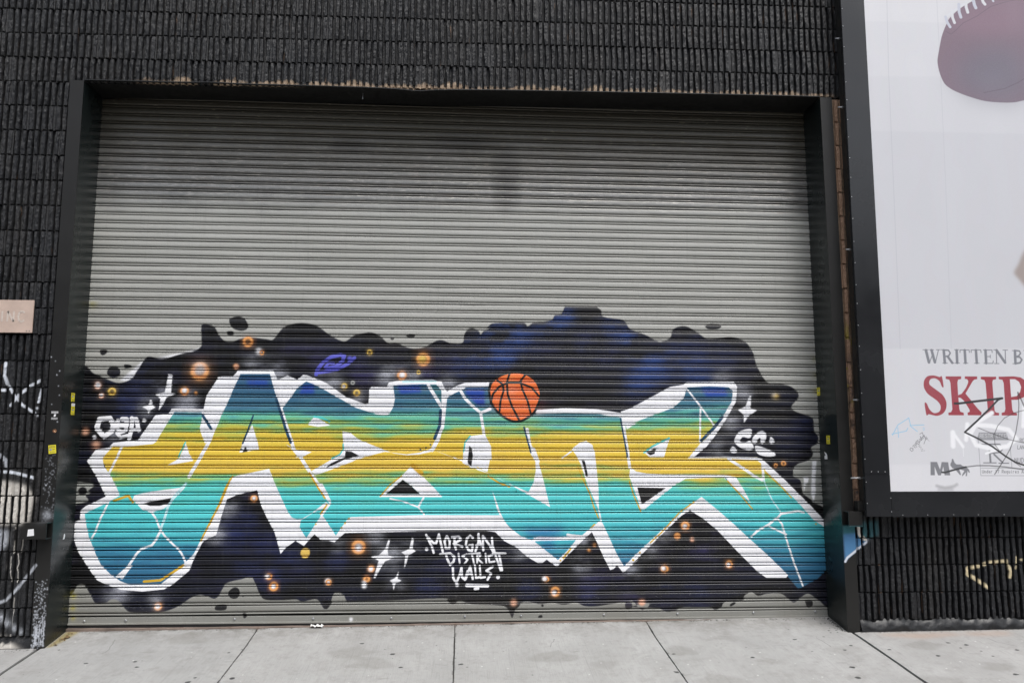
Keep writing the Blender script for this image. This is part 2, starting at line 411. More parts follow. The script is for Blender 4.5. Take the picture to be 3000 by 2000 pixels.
P white 2 0 -251 1435 -233 1414 -353 1385 -459 1379 -565 1394 -621 1414 -848 1505 -920 1561 -948 1568 -982 1572 -972 1468 -971 1426 -998 1384 -1100 1322 -1220 1252 -1188 1217 -1036 1273 -891 1328 -879 1337 -740 1379 -635 1407 -459 1386 -353 1400
P dark 2 0 -953 1412 -907 1409 -840 1374 -962 1342 -1030 1308 -1106 1276 -1065 1315 -990 1349 -955 1363
P white 2 0 -240 1421 -212 1411 -105 1372 2 1337 336 1167 536 1082 579 1159 597 1258 593 1328 550 1399 557 1428 586 1428 615 1343 665 1159 686 1068 714 959 564 1043 443 1110 300 1188 193 1237 122 1258 50 1307
S white 2 13.5 526 1590 547 1462 582 1394 579 1428 615 1328
P white 2 0 -2 1337 1 1422 22 1485 64 1535 143 1546 179 1546 229 1450 235 1337 221 1343 200 1244 165 1258 122 1286 73 1275 -5 1317
P dark 2 0 51 1457 72 1429 80 1379 73 1324 70 1289 41 1310 37 1331
S white 2 12 142 1720 157 1635 171 1535
S white 2 12 -25 1906 12 1842 69 1785 142 1724 220 1756
P white 2 0 -1704 1623 -1653 1473 -1643 1422 -1798 1399 -1777 1467
P dark 2 0 -1752 1450 -1733 1408 -1774 1399
P white 2 0 -1556 1270 -1548 1252 -1510 1162 -1458 1052 -1392 922 -1363 887 -1321 870 -1280 877 -1219 911 -1098 1006 -1063 989 -1090 969 -1199 921 -1293 860 -1299 805 -1244 723 -1169 845 -1130 903 -1115 893 -1011 742 -975 797 -921 872 -880 898 -895 888 -345 901 303 897 281 939 238 1099 259 1050 310 911 335 862 359 827 386 797 479 727 578 692 776 539 869 628 927 700 970 731 1042 787 1118 845 1143 835 1192 730 1248 605 1290 528 1318 486 1391 555 1379 547 1643 779 1910 998 1973 1040 2110 929 2256 802 2341 721 2461 615 2554 530 2656 429 2681 403 2663 383 2496 384 2453 414 2419 439 2250 608 2097 769 1977 866 1874 930 1803 888 1616 721 1378 497 1441 541 1346 465 1310 431 1261 494 1232 466 1203 456 1147 564 1091 689 1056 759 991 703 890 607 812 532 769 484 726 512 684 543 648 516 613 516 521 568 443 638 337 693 266 763 125 781 -343 772 -941 762 -932 769 -986 722 -1020 691 -1068 702 -1123 702 -1180 753 -1227 703 -1260 662 -1329 703 -1403 649 -1442 602 -1496 772 -1555 874 -1614 991 -1645 1101 -1795 1067 -1889 1026 -1932 937 -1969 849 -1973 781 -2037 714 -2042 706 -2081 666 -2033 794 -2022 822 -1977 883 -1928 999 -1887 1136 -1835 1211
P dark 3 0 -487 1184 -412 1129 -345 1067 -621 1070 -532 1143
P white 2 0 -422 1289 -322 1205 -236 1121 -165 1043 -677 1045 -656 1060 -621 1068 -345 1067 -412 1129 -487 1184 -532 1143 -621 1068 -656 1060 -505 1205
S white 2 6 -586 1032 -487 1011 -360 965 -311 906
S white 2 7.5 -316 1038 -337 1003 -354 969
S white 2 10.5 578 692 621 716 763 708 905 718 927 704 977 724 891 732 856 739
P white 2 0 578 692 578 716 856 715 941 707 927 697 564 689
P white 2 0 896 1428 969 1464 1056 1471 1085 1414 1098 1293 1114 1130 1115 933 1073 1031 1024 1137 968 1307 932 1378
P white 2 0 911 1445 972 1488 1016 1497 1068 1463 1084 1394 1085 1414 896 1414
S white 2 6 896 1414 817 1357
P dark 1 0 975 1336 1001 1336 1015 1286 1028 1208 1010 1208 993 1286
S white 2 6 1115 933 1132 849
P white 2 0 1308 1739 1476 1792 1399 1771 1730 1948 1846 1966 1874 1988 2277 1993 2304 1951 2290 1827 2195 1670 2102 1539 2028 1452 1920 1366 2186 1370 2452 1364 2497 1349 2695 1167 2832 1029 2909 952 3019 832 3017 781 2913 850 2794 987 2623 1159 2528 1245 2486 1314 2452 1340 2185 1353 1867 1353 1976 1478 2012 1504 2131 1626 2197 1739 2254 1827 2265 1915 2231 1946 2069 1954 1873 1944 1844 1852 1753 1773 1397 1641 1456 1653 1358 1592
S white 2 12 1325 1704 1340 1549 1364 1394 1361 1400 1377 1279
P white 2 0 1381 1279 1439 1243 1533 1222 1391 1254 1521 1230 1653 1222 2163 1218 2269 1202 2345 1074 2386 988 2317 1056 2163 1198 1845 1187 1738 1126 1481 930 1455 940 1449 988 1372 1207
P dark 2 0 1436 1118 1676 1112 1473 978
P fillteal 0 0 2180 1201 2167 1201 2265 1082 2231 1125
S white 2 7.5 1872 1931 1967 1809 2104 1617
S white 2 7.5 1984 1765 1972 1487
S white 2 12 2212 1349 2360 1254 2420 1211 2490 1176
S white 2 10.5 2496 1331 2504 1176
S cyanw 2 5.4 2504 1176 2564 1022 2640 910
S white 2 9 2385 716 2431 758 2539 817 2612 868 2639 898 2702 910 2791 918 2836 910
S white 2 7.5 2611 859 2645 817 2668 732 2691 647 2738 495 2801 319
S white 2 7.5 2538 796 2677 732
P white 2 0 1498 1404 1569 1452 1721 1517 1702 1478 1664 1357 1550 1357
P dark 2 0 1516 1404 1604 1439 1586 1391 1550 1379
S cyan 2 6.8 1498 1400 1569 1452 1712 1521
P white 2 0 -2612 1027 -2601 1066 -2467 1094 -2252 1121 -2200 1155 -2218 1114 -2276 1050 -2327 992 -2365 958 -2458 928 -2526 944 -2583 999
P dark 3 0 -2536 998 -2436 1021 -2289 1046 -2334 999 -2400 980 -2475 980
S white 2 13.5 -2014 1565 -2038 1492 -2113 1340 -2185 1209
S cyanw 3 9.5 -2206 1155 -2302 1039 -2339 965 -2355 890 -2384 796
S white 2 7.5 -2796 1020 -2816 966 -2857 872 -2885 778 -2911 728
S white 2 7.5 -2473 945 -2429 890 -2383 789 -2333 728 -2249 653 -2213 613 -2176 539
S white 2 9 -2383 789 -2413 722 -2444 675 -2523 648 -2555 615 -2616 515 -2678 443
P white 2 0 -2610 529 -2583 522 -2656 416 -2711 436
S white 2 9 -2721 1446 -2753 1360 -2803 1244
P white 2 0 -2222 1474 -2194 1395 -2157 1333 -2366 1295 -2271 1350 -2240 1422
S cyan 2 5.4 -2226 1481 -2275 1364
P white 2 0 -1256 1635 -1216 1681 -1181 1678 -1081 1618 -1179 1606 -1256 1621
S cyan 4 8.1 -1209 1688 -1153 1681 -1089 1650
S cyan 2 5.4 -973 1468 -971 1426 -998 1384 -1060 1353
S cyan 2 5.4 57 1535 15 1485 5 1407
P white 2 0 -1432 1468 -1354 1423 -1221 1405 -1296 1363 -1352 1358 -1332 1384 -1374 1419
P dark 2 0 -1350 1405 -1328 1384 -1349 1374
S white 2 13.5 -1484 1761 -1437 1628 -1383 1480 -1368 1426 -1310 1363 -1252 1273 -1165 1148 -1092 1051 -1071 1017
S white 3 21 -1143 1134 -1100 1058
S white 2 9 -1063 996 -1103 941 -1129 900
S teald 2 10.8 -1521 1832 -1483 1726 -1436 1585 -1394 1480
S teald 2 6.8 -1700 1693 -1734 1585 -1774 1473
S teald 2 10.8 -2099 1694 -2029 1590
S teald 2 12.2 -188 1741 -193 1620 -234 1513
S teald 2 6.8 500 1607 530 1496 556 1402
S teald 2 6.8 1303 1696 1323 1575 1355 1394 1357 1364
S teald 2 12.2 2169 1696 2095 1608 1985 1500
P fillblue 30 0 -1764 1986 -1597 1987 -1588 1938 -1748 1937
P fillblue 20 0 -1308 1946 -1224 1954 -1215 1876 -1341 1868
P fillblue 20 0 -547 1946 -362 1947 -347 1890 -517 1875
P fillblue 18 0 18 1921 169 1922 177 1785 112 1785 18 1878
P fillblue 25 0 1989 1940 2203 1941 2219 1871 2040 1861
P fillblue*.7 50 0 479 782 799 795 834 760 727 726 550 727
P fillblue*.6 50 0 606 692 748 691 748 636 677 622
S gold 2 6.8 -1842 1211 -1887 1136 -1935 999 -2009 829
S gold 2 6.8 -1860 1189 -1927 1004 -1996 868 -2069 706
S gold 2 9.5 -2489 398 -2363 407 -2273 466 -2195 519
S gold 2 9.5 -2759 1020 -2647 1061 -2611 1010
S gold 2 5.4 -663 1053 -588 1143 -498 1212
S gold 12 18.9 -408 1296 -337 1233
S gold 2 6.8 -1237 1238 -1164 1120 -1106 1037
S gold 2 6.8 -1090 982 -1137 914
D gold 2 7.5 -1172 832
D gold 2 7.5 -911 875
D gold 2 7.5 -941 838
D gold 2 7.5 -968 803
S gold 2 6.8 207 1209 300 1153 379 1124
S gold 2 5.4 946 1286 995 1165 1045 1060 1073 961 1111 870
S gold 2 5.4 1078 821 1049 793
S gold 2 6.8 883 628 819 552
D gold 2 7.5 797 535
S gold 2 5.4 1372 1165 1406 1052 1462 925
D gold 2 6 1449 593
D gold 2 7.5 1394 533
S gold 2 5.4 1910 998 1786 914 1643 763 1537 671
D gold 2 7.5 1449 592
S gold 2 5.4 2197 1168 2300 1057 2402 937
S gold 2 5.4 2528 1236 2657 1116 2734 1030
D gold 2 7.5 2934 815
D gold 2 9 1392 534
D teald 2 9 -1784 1424
D teald 2 7.5 -266 1464
D teald 2 7.5 -303 1438
D teald 2 7.5 -348 1423
P white 4 0 -2388 2027 -2356 2023 -2359 1875 -2321 1869 -2392 1840 -2416 1784 -2448 1735 -2439 1826 -2482 1864 -2408 1882 -2397 1953
P white 4 0 -2521 1819 -2507 1819 -2501 1777 -2476 1759 -2516 1735 -2528 1700 -2540 1742 -2579 1762 -2532 1773
P white 4 0 -590 712 -579 708 -598 626 -591 585 -542 568 -617 538 -651 484 -690 410 -704 410 -666 545 -729 574 -667 586 -619 633
P white 4 0 -405 721 -391 714 -397 632 -372 618 -431 584 -447 516 -464 483 -455 585 -487 609 -425 632
P white 4 0 -508 459 -505 452 -514 402 -483 388 -531 361 -544 314 -552 361 -573 389 -532 409
P white 5 0 2408 1876 2421 1876 2413 1771 2466 1754 2393 1705 2351 1648 2353 1714 2305 1757 2369 1784
S white 3 19.5 -2923 1601 -2906 1664 -2825 1671 -2795 1615 -2806 1567 -2864 1525 -2922 1587 -2917 1615
D white 4.8 15.2 -2938 1520
S white 3 18 -2730 1664 -2696 1664 -2693 1616 -2775 1616 -2763 1650
S white 3 15 -2774 1598 -2737 1560 -2698 1574 -2693 1616
S white 3 13.5 -2764 1553 -2735 1519 -2682 1533
S white 3 16.5 -2656 1671 -2652 1616 -2656 1567 -2667 1512
S white 3 16.5 -2655 1664 -2621 1665 -2596 1574
S white 3 12 -2644 1581 -2603 1581
D white 4.8 15.2 -2559 1654
C white 3 0 2335 1587 2412 1596 2410 1539 2387 1522 2338 1531 2314 1496 2359 1487 2395 1500 2412 1487 2428 1435 2383 1422 2330 1435 2278 1470 2266 1504 2289 1552
C white 3 0 2496 1583 2540 1557 2524 1487 2492 1477 2489 1522 2467 1513 2452 1479 2421 1483 2427 1531
C white 3 0 2438 1453 2482 1453 2535 1435 2601 1405 2605 1375 2533 1370 2462 1392
C white 3 0 2575 1531 2605 1509 2604 1479 2568 1479
C white 3 0 2246 1452 2277 1435 2285 1405 2249 1399 2227 1416
S white 2 9 -291 744 -273 707 -244 651 -229 603
S white 2 9 -280 727 -230 679 -209 679 -189 747
S white 2 9 -189 747 -174 685 -156 610
S white 2 9 -126 733 -143 692 -132 637 -104 637 -101 692 -123 733
S white 2 9 -63 719 -62 664 -51 630
S white 2 9 -84 726 -28 729 -10 705 -69 674 1 650
S white 2 9 85 718 63 736 36 712 29 664 50 622 79 615 85 663 57 660
S white 2 9 107 615 131 684 130 749
S white 2 9 130 732 152 656
S white 2 7.5 110 660 148 659
S white 2 9 170 621 166 676 166 732 219 662 247 614
S white 2 9 240 717 243 662 265 593 311 463
S white 2 9 -177 591 -97 599 -61 568 -68 534 -96 507 -120 555 -131 589
S white 2 7.5 -30 595 -19 520
S white 2 7.5 37 591 2 575 44 547 20 516
S white 2 7.5 51 591 142 598
S white 2 7.5 79 588 97 512
S white 2 7.5 121 519 121 587 149 580 125 553 163 519
S white 2 7.5 188 594 195 518
S white 2 7.5 254 586 212 573 220 525 262 532
S white 2 9 247 597 349 593
S white 2 9 297 586 315 504 322 463
S white 2 9 -74 486 -70 405 -45 364 -18 431 -4 486 0 411 24 390 45 458
S white 2 9 31 397 65 492 87 396
S white 2 7.5 45 434 80 437
S white 2 7.5 104 499 112 403 150 409
S white 2 7.5 142 498 150 403 185 409
S white 2 9 248 491 195 460 234 436 206 389
D white 3.2 15.2 290 408
D white 3.2 13.3 -286 631
S white 3 13.5 39 346 206 341
S white 3 10.5 105 318 130 321
D white 6.4 13.3 -38 350
S white 2 19.5 617 1732 843 1746 1106 1738 1307 1709
C orangeball 3 0 210 1907 227 1968 270 2012 339 2047 426 2061 513 2048 583 2005 626 1936 639 1875 617 1797 574 1719 496 1667 426 1654 349 1680 279 1735 227 1813
D ballsh*.55 110 30 582 1745
D ballsh*.4 110 24 262 1761
D peachball*.8 40 42 391 1908
D ballhi*.6 40 30 383 2004
Z dark 1 9.5 210 1907 227 1968 270 2012 339 2047 426 2061 513 2048 583 2005 626 1936 639 1875 617 1797 574 1719 496 1667 426 1654 349 1680 279 1735 227 1813 210 1907
S dark 1 8.5 382 2056 357 1978 365 1874 400 1779 461 1663
S dark 1 8.5 223 1804 244 1882 296 1942 365 1973 461 1974 565 1935 622 1866
S dark 1 8.5 513 2044 470 1987 487 1918 530 1823 556 1719
S dark 1 8.5 278 1994 322 1960 331 1908 305 1822 297 1735
D olive 50 26 -3014 3135
D olive 50 28 -3012 2935
D olive 50 26 -3013 2736
D olive 40 22 -3008 3308
D olive 40 20 -3018 2595
D olive 30 20 -3020 292
D olive 30 20 -3019 202
D olive 26 14 -3011 125
D olive2 40 16 2982 2186
D olive2 40 16 2985 2052
D olive2 40 16 2988 1919
S ink 1 1.5 2925 3389 2923 3355 2919 3334 2924 3294
S ink 1 2 436 1096 436 1077"""
WALL_OPS="""S spray 9 11 -3484 2078 -3488 1986 -3461 1918
S spray 9 10 -3448 1903 -3399 1827 -3335 1759 -3246 1700
S spray 9 11 -3209 1954 -3294 1903 -3370 1835 -3427 1758
S spray 6 8 -3208 1881 -3223 1782
D spray 6 8 -3231 1737
D spray 8 8 -3216 1682
S spray 9 11 -3556 1875 -3475 1872
S spray*.6 14 14 -3506 1405 -3428 1345 -3418 1301
S spray 10 11 -3524 1264 -3393 1260 -3319 1245 -3215 1215
P chalk*.85 24 0 -3607 1219 -3373 1182 -3270 1160 -3198 1071 -3212 1012 -3230 886 -3285 875 -3574 873
P spray*.5 24 0 -3571 845 -3364 830 -3364 733 -3420 664 -3558 679
S chalk 2 2.5 -3321 851 -3312 802 -3322 733 -3321 663
S chalk 2 2.5 -3266 767 -3265 718 -3270 670
S chalk 2 3 -3290 663 -3278 593 -3288 559 -3280 524 -3278 455
S chalk 2 2.5 -3335 642 -3334 559 -3328 511 -3319 456
S chalk 2 2 -3363 629 -3365 573 -3363 525
S chalk 2 2 -3290 346 -3290 250 -3297 209 -3296 141
S spray*.7 14 10 -3153 579 -3216 496 -3284 400 -3354 326 -3433 299
D spray*.7 30 20 -3372 203
D spray*.7 24 16 -3328 162
D spray*.7 24 16 -3278 127
D spray*.7 24 14 -3225 99
P chalk*.8 30 0 -3510 69 -3334 70 -3290 19 -3247 -9 -3197 -50 -3498 -86
S chalk*.8 4 5 -3305 80 -3304 33 -3295 -8
D spray*.75 34 22 -3096 941
P jteal*.8 14 0 3005 837 3161 836 3198 724 3116 725 3003 762
P jblue 14 0 3005 770 3111 780 3149 725 3201 713 3112 654 3007 567
P jteal*.5 20 0 3123 859 3304 873 3298 761 3202 728 3158 777
P chalk 3 0 3102 828 3145 828 3158 773 3202 730 3202 717 3153 719 3122 773
S spray 3 9 3197 709 3112 651 3027 589 3009 559
D spray*.4 14 8 3210 721
S cream 12 15 4013 498 4009 451 4058 424 4119 383 4167 352
S cream 14 13 4013 498 4064 508 4129 521 4174 541 4265 547 4337 553
S cream 12 14 4339 529 4368 475 4357 431
S cream 8 14 4426 580 4423 536
S cream*.8 8 10 4458 562 4537 562
S cream*.7 8 8 4410 509 4405 495
D tan*.8 3 5 -3160 248
D spray 1 3 -3078 2021
D spray 1 2.4 -3096 1990
D spray 1 2.2 -3080 1906
D spray 1 2.4 -3120 1767
D spray 1 3 -3069 1635
D spray 1 2 -3068 1836
D spray 1 4 -3119 1163
D spray 1 3 -3147 2127
D spray 1 2 -3115 2096
S spray 1 1.4 -3097 1996 -3095 1986
D spray 1 2 2999 4115
D spray 1 2 3009 3892
D spray 1 2.02963 -3057 1
D spray 1 0.612461 -3057 81
D spray 1 0.99537 -3075 270
D spray 1 1.79467 -3130 42
D spray 1 2.51331 -3141 458
D spray 1 2.33258 -3074 195
D spray 1 0.935944 -3091 307
D spray 1 2.47514 -3097 73
D spray 1 1.69041 -3131 144
D spray 1 1.89961 -3109 153
D spray 1 0.957948 -3076 205
D spray 1 1.10736 -3083 212
D spray 1 1.32571 -3064 141
D spray 1 0.964891 -3100 102
D spray 1 1.43355 -3070 14
D spray 1 1.74428 -3115 17
D spray 1 0.769323 -3091 45
D spray 1 2.3893 -3079 118
D spray 1 1.68015 -3139 156
D spray 1 2.13552 -3112 346
D spray 1 1.62931 -3083 401
D spray 1 2.22029 -3101 139
D spray 1 0.897454 -3085 165
D spray 1 0.978052 -3113 224
D spray 1 1.47353 -3089 169
D spray 1 2.40484 -3107 265
D spray 1 2.066 -3138 -1
D spray 1 0.71776 -3114 100
D spray 1 2.18885 -3077 110
D spray 1 2.48517 -3129 207
D spray 1 2.56242 -3077 179
D spray 1 1.68658 -3144 -11
D spray 1 1.93312 -3097 428
D spray 1 2.05654 -3060 179
D spray 1 1.17607 -3088 458
D spray 1 2.45162 -3113 204
D spray 1 1.41918 -3129 80
D spray 1 0.869505 -3138 75
D spray 1 2.25884 -3137 79
D spray 1 1.48908 -3114 61
D spray 1 1.24515 -3115 223
D spray 1 2.2151 -3058 18
D spray 1 2.31237 -3095 366
D spray 1 0.903771 -3059 28
D spray 1 1.22441 -3122 284
D spray 1 1.67556 -3142 348
D spray 1 1.82362 -3089 5
D spray 1 1.2717 -3071 15
D spray 1 2.0749 -3108 12
D spray 1 0.930236 -3068 239
D spray 1 1.27845 -3068 274
D spray 1 1.51388 -3134 200
D spray 1 1.62277 -3127 282
D spray 1 0.714412 -3059 3
D spray 1 2.45037 -3058 143
D spray 1 2.073 -3057 161
D spray 1 1.91979 -3102 13
D spray 1 1.75446 -3067 310
D spray 1 0.849985 -3124 250
D spray 1 2.27742 -3141 279
D spray 1 0.865684 -3088 201
D spray 1 0.80903 -3056 371
D spray 1 0.635067 -3092 199
D spray 1 1.27436 -3130 22
D spray 1 1.82021 -3087 115
D spray 1 0.64266 -3128 282
D spray 1 0.998111 -3069 127
D spray 1 1.31067 -3139 188
D spray 1 1.75473 -3112 86
D spray 1 2.26795 -3068 205
D spray 1 1.45631 -3088 184
D spray 1 2.2165 -3060 161
D spray 1 1.23885 -3084 356
D spray 1 1.74365 -3095 76
D spray 1 0.71545 -3106 326
D spray 1 2.49612 -3102 75
D spray 1 1.74247 -3109 26
D spray 1 0.831257 -3116 356
D spray 1 1.72557 -3143 84
D spray 1 1.10028 -3086 55
D spray 1 2.47766 -3097 178
D spray 1 2.49519 -3069 236
D spray 1 2.06904 -3063 172
D spray 1 1.43128 -3069 36
D spray 1 1.46634 -3068 255
D spray 1 1.9941 -3119 378
D spray 1 2.00626 -3122 5
D spray 1 1.3515 -3087 323
D spray 1 1.81229 -3102 171
D spray 1 1.57353 -3098 -14
D spray 1 1.74516 -3100 120
D spray 1 1.24532 -3063 165
D spray 1 2.20699 -3111 81
D spray 1 2.49788 -3094 88
D spray 1 2.16381 -3111 110
D spray 1 1.94639 -3116 26
D spray 1 1.99416 -3119 244
D spray 1 1.67021 -3089 161
D spray 1 1.98669 -3058 8
D spray 1 1.28091 -3060 57
D spray 1 2.52335 -3139 226
D spray 1 1.6352 -3135 163
D spray 1 1.26781 -3094 110
D spray 1 0.841863 -3115 80
D spray 1 1.06053 -3105 94
D spray 1 1.14359 -3063 36
D spray 1 0.96415 -3130 113
D spray 1 0.765647 -3102 56
D spray 1 2.28684 -3124 8
D spray 1 1.88369 -3121 62
D spray 1 1.58974 -3133 81
D spray 1 1.20868 -3128 65
D spray 1 0.952027 -3076 66
D spray 1 1.19665 -3065 98
D spray 1 0.661914 -3119 19
D spray 1 1.20056 -3093 108
D spray 1 1.46109 -3056 233
D spray 1 1.18149 -3125 207
D spray 1 1.5642 -3112 57
D spray 1 2.51624 -3104 24
D spray 1 2.27211 -3128 24
D spray 1 0.638038 -3073 25
D spray 1 0.910743 -3119 121
D spray 1 1.75534 -3113 29
D spray 1 2.12237 -3083 281
D spray 1 0.979114 -3073 30
D spray 1 2.16857 -3063 89
D spray 1 1.87773 -3116 22
D spray 1 1.7689 -3121 118
D spray 1 0.842348 -3111 384
D spray 1 0.637142 -3102 199
D spray 1 1.48512 -3144 7
D spray 1 0.738195 -3133 45
D spray 1 2.18096 -3063 48
D spray 1 0.95219 -3141 47
D spray 1 2.59873 -3057 404
D spray 1 2.42301 -3133 132
D spray 1 1.79922 -3080 17
D spray 1 0.754415 -3106 91
D spray 1 0.816022 -3140 385
D spray 1 1.04186 -3135 35
D spray 1 1.54793 -3088 1
D spray 1 2.13652 -3057 56
D spray 1 0.834935 -3080 101
D spray 1 1.72596 -3093 339
D spray 1 0.729245 -3060 94
D spray 1 1.66818 -3057 409
D spray 1 1.37758 -3134 214
D spray 1 2.54609 -3131 253
D spray 1 2.57964 -3130 408
D spray 1 1.35702 -3084 272
D spray 1 0.643884 -3138 253
D spray 1 0.772607 -3139 195
D spray 1 0.95986 -3082 169
D spray 1 0.993336 -3138 224
D spray 1 2.32599 -3096 388
D spray 1 1.42817 -3120 419
D spray 1 2.41541 -3113 255
D spray 1 2.30579 -3131 -12
D spray 1 0.646097 -3127 443
D spray 1 1.71378 -3120 99
D spray 1 2.01896 -3096 89
D spray 1 0.744375 -3112 410
D spray 1 1.60634 -3083 121
D spray 1 1.31533 -3068 32
D spray 1 1.21081 -3083 171
D spray 1 2.3576 -3077 412
D spray 1 1.28623 -3129 125
D spray 1 1.88597 -3116 199
D spray 1 1.78415 -3079 42
D spray 1 2.32155 -3133 86
D spray 1 1.95574 -3097 314
D spray 1 1.82618 -3141 5
D spray 1 2.16676 -3129 136
D spray 1 0.775817 -3129 386
D spray 1 1.43981 -3057 417
D spray 1 2.03111 -3123 325
D spray 1 1.15182 -3056 116
D spray 1 1.3228 -3079 110
D spray 1 1.02028 -3083 39
D spray 1 2.08499 -3124 66
D spray 1 1.67463 -3076 357
D spray 1 0.74926 -3094 152
D spray 1 1.92854 -3101 394
D spray 1 1.22156 -3083 214
D spray 1 2.552 -3134 360
D spray 1 1.47641 -3138 39
D spray 1 1.34579 -3110 25
D spray 1 1.93394 -3097 304
D spray 1 0.830338 -3108 297
D spray 1 1.39247 -3091 154
D spray 1 1.97355 -3091 433
D spray 1 0.781832 -3076 228
D spray 1 0.709416 -3099 197
D spray 1 1.01135 -3099 289
D spray 1 2.36524 -3109 61
D spray 1 0.641145 -3127 1
D spray 1 1.20018 -3055 78
D spray 1 1.24308 -3108 6
D spray 1 1.89024 -3121 105
D spray 1 0.691025 -3140 178
D spray 1 2.48768 -3073 407
D spray 1 1.11301 -3065 202
D spray 1 2.04546 -3093 121
D spray 1 2.16129 -3113 349
D spray 1 1.88071 -3096 343
D spray 1 1.14671 -3097 16
D spray 1 1.89705 -3122 200
D spray 1 2.01743 -3125 220
D spray 1 2.37578 -3099 269
D spray 1 1.85637 -3076 34
D spray 1 2.49008 -3101 174
D spray 1 1.25839 -3121 71
D spray 1 2.08664 -3085 332
D spray 1 1.23369 -3131 182
D spray 1 1.16433 -3080 169
D spray 1 0.661391 -3068 285
D spray 1 1.31804 -3056 150
D spray 1 1.56636 -3104 374
D spray 1 2.03689 -3087 145
D spray 1 1.90335 -3107 121
D spray 1 1.7482 -3143 385
D spray 1 1.6616 -3081 16
D spray 1 1.28399 -3119 54
D spray 1 1.62928 -3073 189
D spray 1 1.97146 -3112 146
D spray 1 2.18344 -3081 28
D spray 1 2.34061 -3084 105
D spray 1 0.621109 -3077 37
D spray 1 1.53367 -3068 131
D spray 1 2.21339 -3072 449
D spray 1 0.797505 -3080 15
D spray 1 1.50374 -3091 237
D spray 1 0.933392 -3070 307
D spray 1 1.85 -3071 29
D spray 1 1.78133 -3067 153
D spray 1 1.10488 -3129 64
D spray 1 2.49042 -3132 102
D spray 1 1.65073 -3122 31
D spray 1 0.91339 -3142 156
D spray 1 1.44538 -3141 195
D spray 1 1.291 -3090 53
D spray 1 2.15979 -3065 3
D spray 1 0.719721 -3107 99
D spray 1 1.11712 -3129 9
D spray 1 2.4879 -3119 230
D spray 1 0.834574 -3096 265
D spray 1 1.43762 -3056 220
D spray 1 1.57942 -3069 107
D spray 1 1.43866 -3126 160
D spray 1 2.52731 -3084 95
D spray 1 1.54343 -3069 263
D spray 1 1.36752 -3065 474
D spray 1 0.846894 -3115 216
D spray 1 1.95748 -3130 90
D spray 1 1.32889 -3124 394
D spray 1 2.44878 -3144 12
D spray 1 1.72023 -3122 226
D spray 1 2.11163 -3101 66
D spray 1 0.87884 -3136 11
D spray 1 1.81592 -3079 19
D spray 1 1.69873 -3080 34
D spray 1 2.20704 -3068 75
D spray 1 1.54057 -3109 133
D spray 1 1.17482 -3142 316
D spray 1 0.964235 -3133 331
D spray 1 1.06635 -3098 -1
D spray 1 1.54328 -3112 440
D spray 1 1.95419 -3095 444
D spray 1 2.32409 -3112 115
D spray 1 2.38207 -3069 73
D spray 1 1.7267 -3128 79
D spray 1 2.22106 -3094 148
D spray 1 1.54896 -3113 102
D spray 1 2.19463 -3092 331
D spray 1 0.72886 -3068 108
D spray 1 1.16837 -3089 11
D spray 1 1.46696 -3060 251
D spray 1 1.43837 -3075 10
D spray 1 0.736703 -3109 212
D spray 1 2.1419 -3085 27
D spray 1 2.47228 -3099 98
D spray 1 1.78163 -3097 410
D spray 1 2.49592 -3064 291
D spray 1 1.11202 -3110 226
D spray 1 0.863485 -3127 73
D spray 1 2.54925 -3133 245
D spray 1 2.47055 -3102 74
D spray 1 2.52048 -3115 129
D spray 1 2.54851 -3130 -6
D spray 1 0.647552 -3060 283
D spray 1 2.31144 -3098 69
D spray 1 2.00745 -3074 374
D spray 1 1.28334 -3120 66
D spray 1 1.06416 -3117 90
D spray 1 2.25106 -3129 228
D spray 1 1.07806 -3069 348
D spray 1 1.40814 -3129 3
D spray 1 2.55522 -3096 464
D spray 1 1.43263 -3112 77
S spray*.8 1 1.26553 -3122 137 -3118 77 -3122 -3
S spray*.8 1 1.76753 -3077 219 -3073 159 -3077 79
S spray*.8 1 1.24792 -3117 179 -3113 119 -3117 39
S spray*.8 1 2.14622 -3095 152 -3091 92 -3095 12
S spray*.8 1 1.09541 -3062 218 -3058 158 -3062 78
S spray*.8 1 2.44257 -3124 144 -3120 84 -3124 4
S spray*.8 1 1.03996 -3080 136 -3076 76 -3080 -4
S spray*.8 1 2.25891 -3113 146 -3109 86 -3113 6
S spray*.8 1 2.20484 -3064 146 -3060 86 -3064 6
D spray*.6 1 0.845934 -3102 900
D spray*.6 1 1.20618 -3134 1146
D spray*.6 1 0.669635 -3063 998
D spray*.6 1 1.00617 -3091 1088
D spray*.6 1 0.648424 -3122 1164
D spray*.6 1 0.59374 -3061 1310
D spray*.6 1 0.603709 -3133 1137
D spray*.6 1 0.538948 -3051 950
D spray*.6 1 1.08066 -3094 1187
D spray*.6 1 0.926529 -3092 1107
D spray*.6 1 0.59518 -3129 1364
D spray*.6 1 0.948945 -3078 1324
D spray*.6 1 0.628025 -3128 1226
D spray*.6 1 0.826069 -3096 1117
D spray*.6 1 0.870267 -3072 1275
D spray*.6 1 0.690353 -3099 1344
D spray*.6 1 1.53977 -3105 1320
D spray*.6 1 0.880178 -3127 1268
D spray*.6 1 1.01014 -3137 1139
D spray*.6 1 0.775237 -3102 1066
D spray*.6 1 1.28593 -3130 1173
D spray*.6 1 0.913445 -3099 1225
D spray*.6 1 1.05551 -3091 1255
D spray*.6 1 0.910939 -3074 1243
D spray*.6 1 0.84941 -3083 1128
D spray*.6 1 0.895078 -3079 985
D spray*.6 1 0.682194 -3112 1337
D spray*.6 1 0.738793 -3096 1370
D spray*.6 1 0.544007 -3086 1244
D spray*.6 1 0.734987 -3053 1018
D spray*.6 1 1.06367 -3090 1151
D spray*.6 1 1.39133 -3086 1139
D spray*.6 1 0.88202 -3063 1111
D spray*.6 1 0.575159 -3125 1257
D spray*.6 1 0.776313 -3092 1335
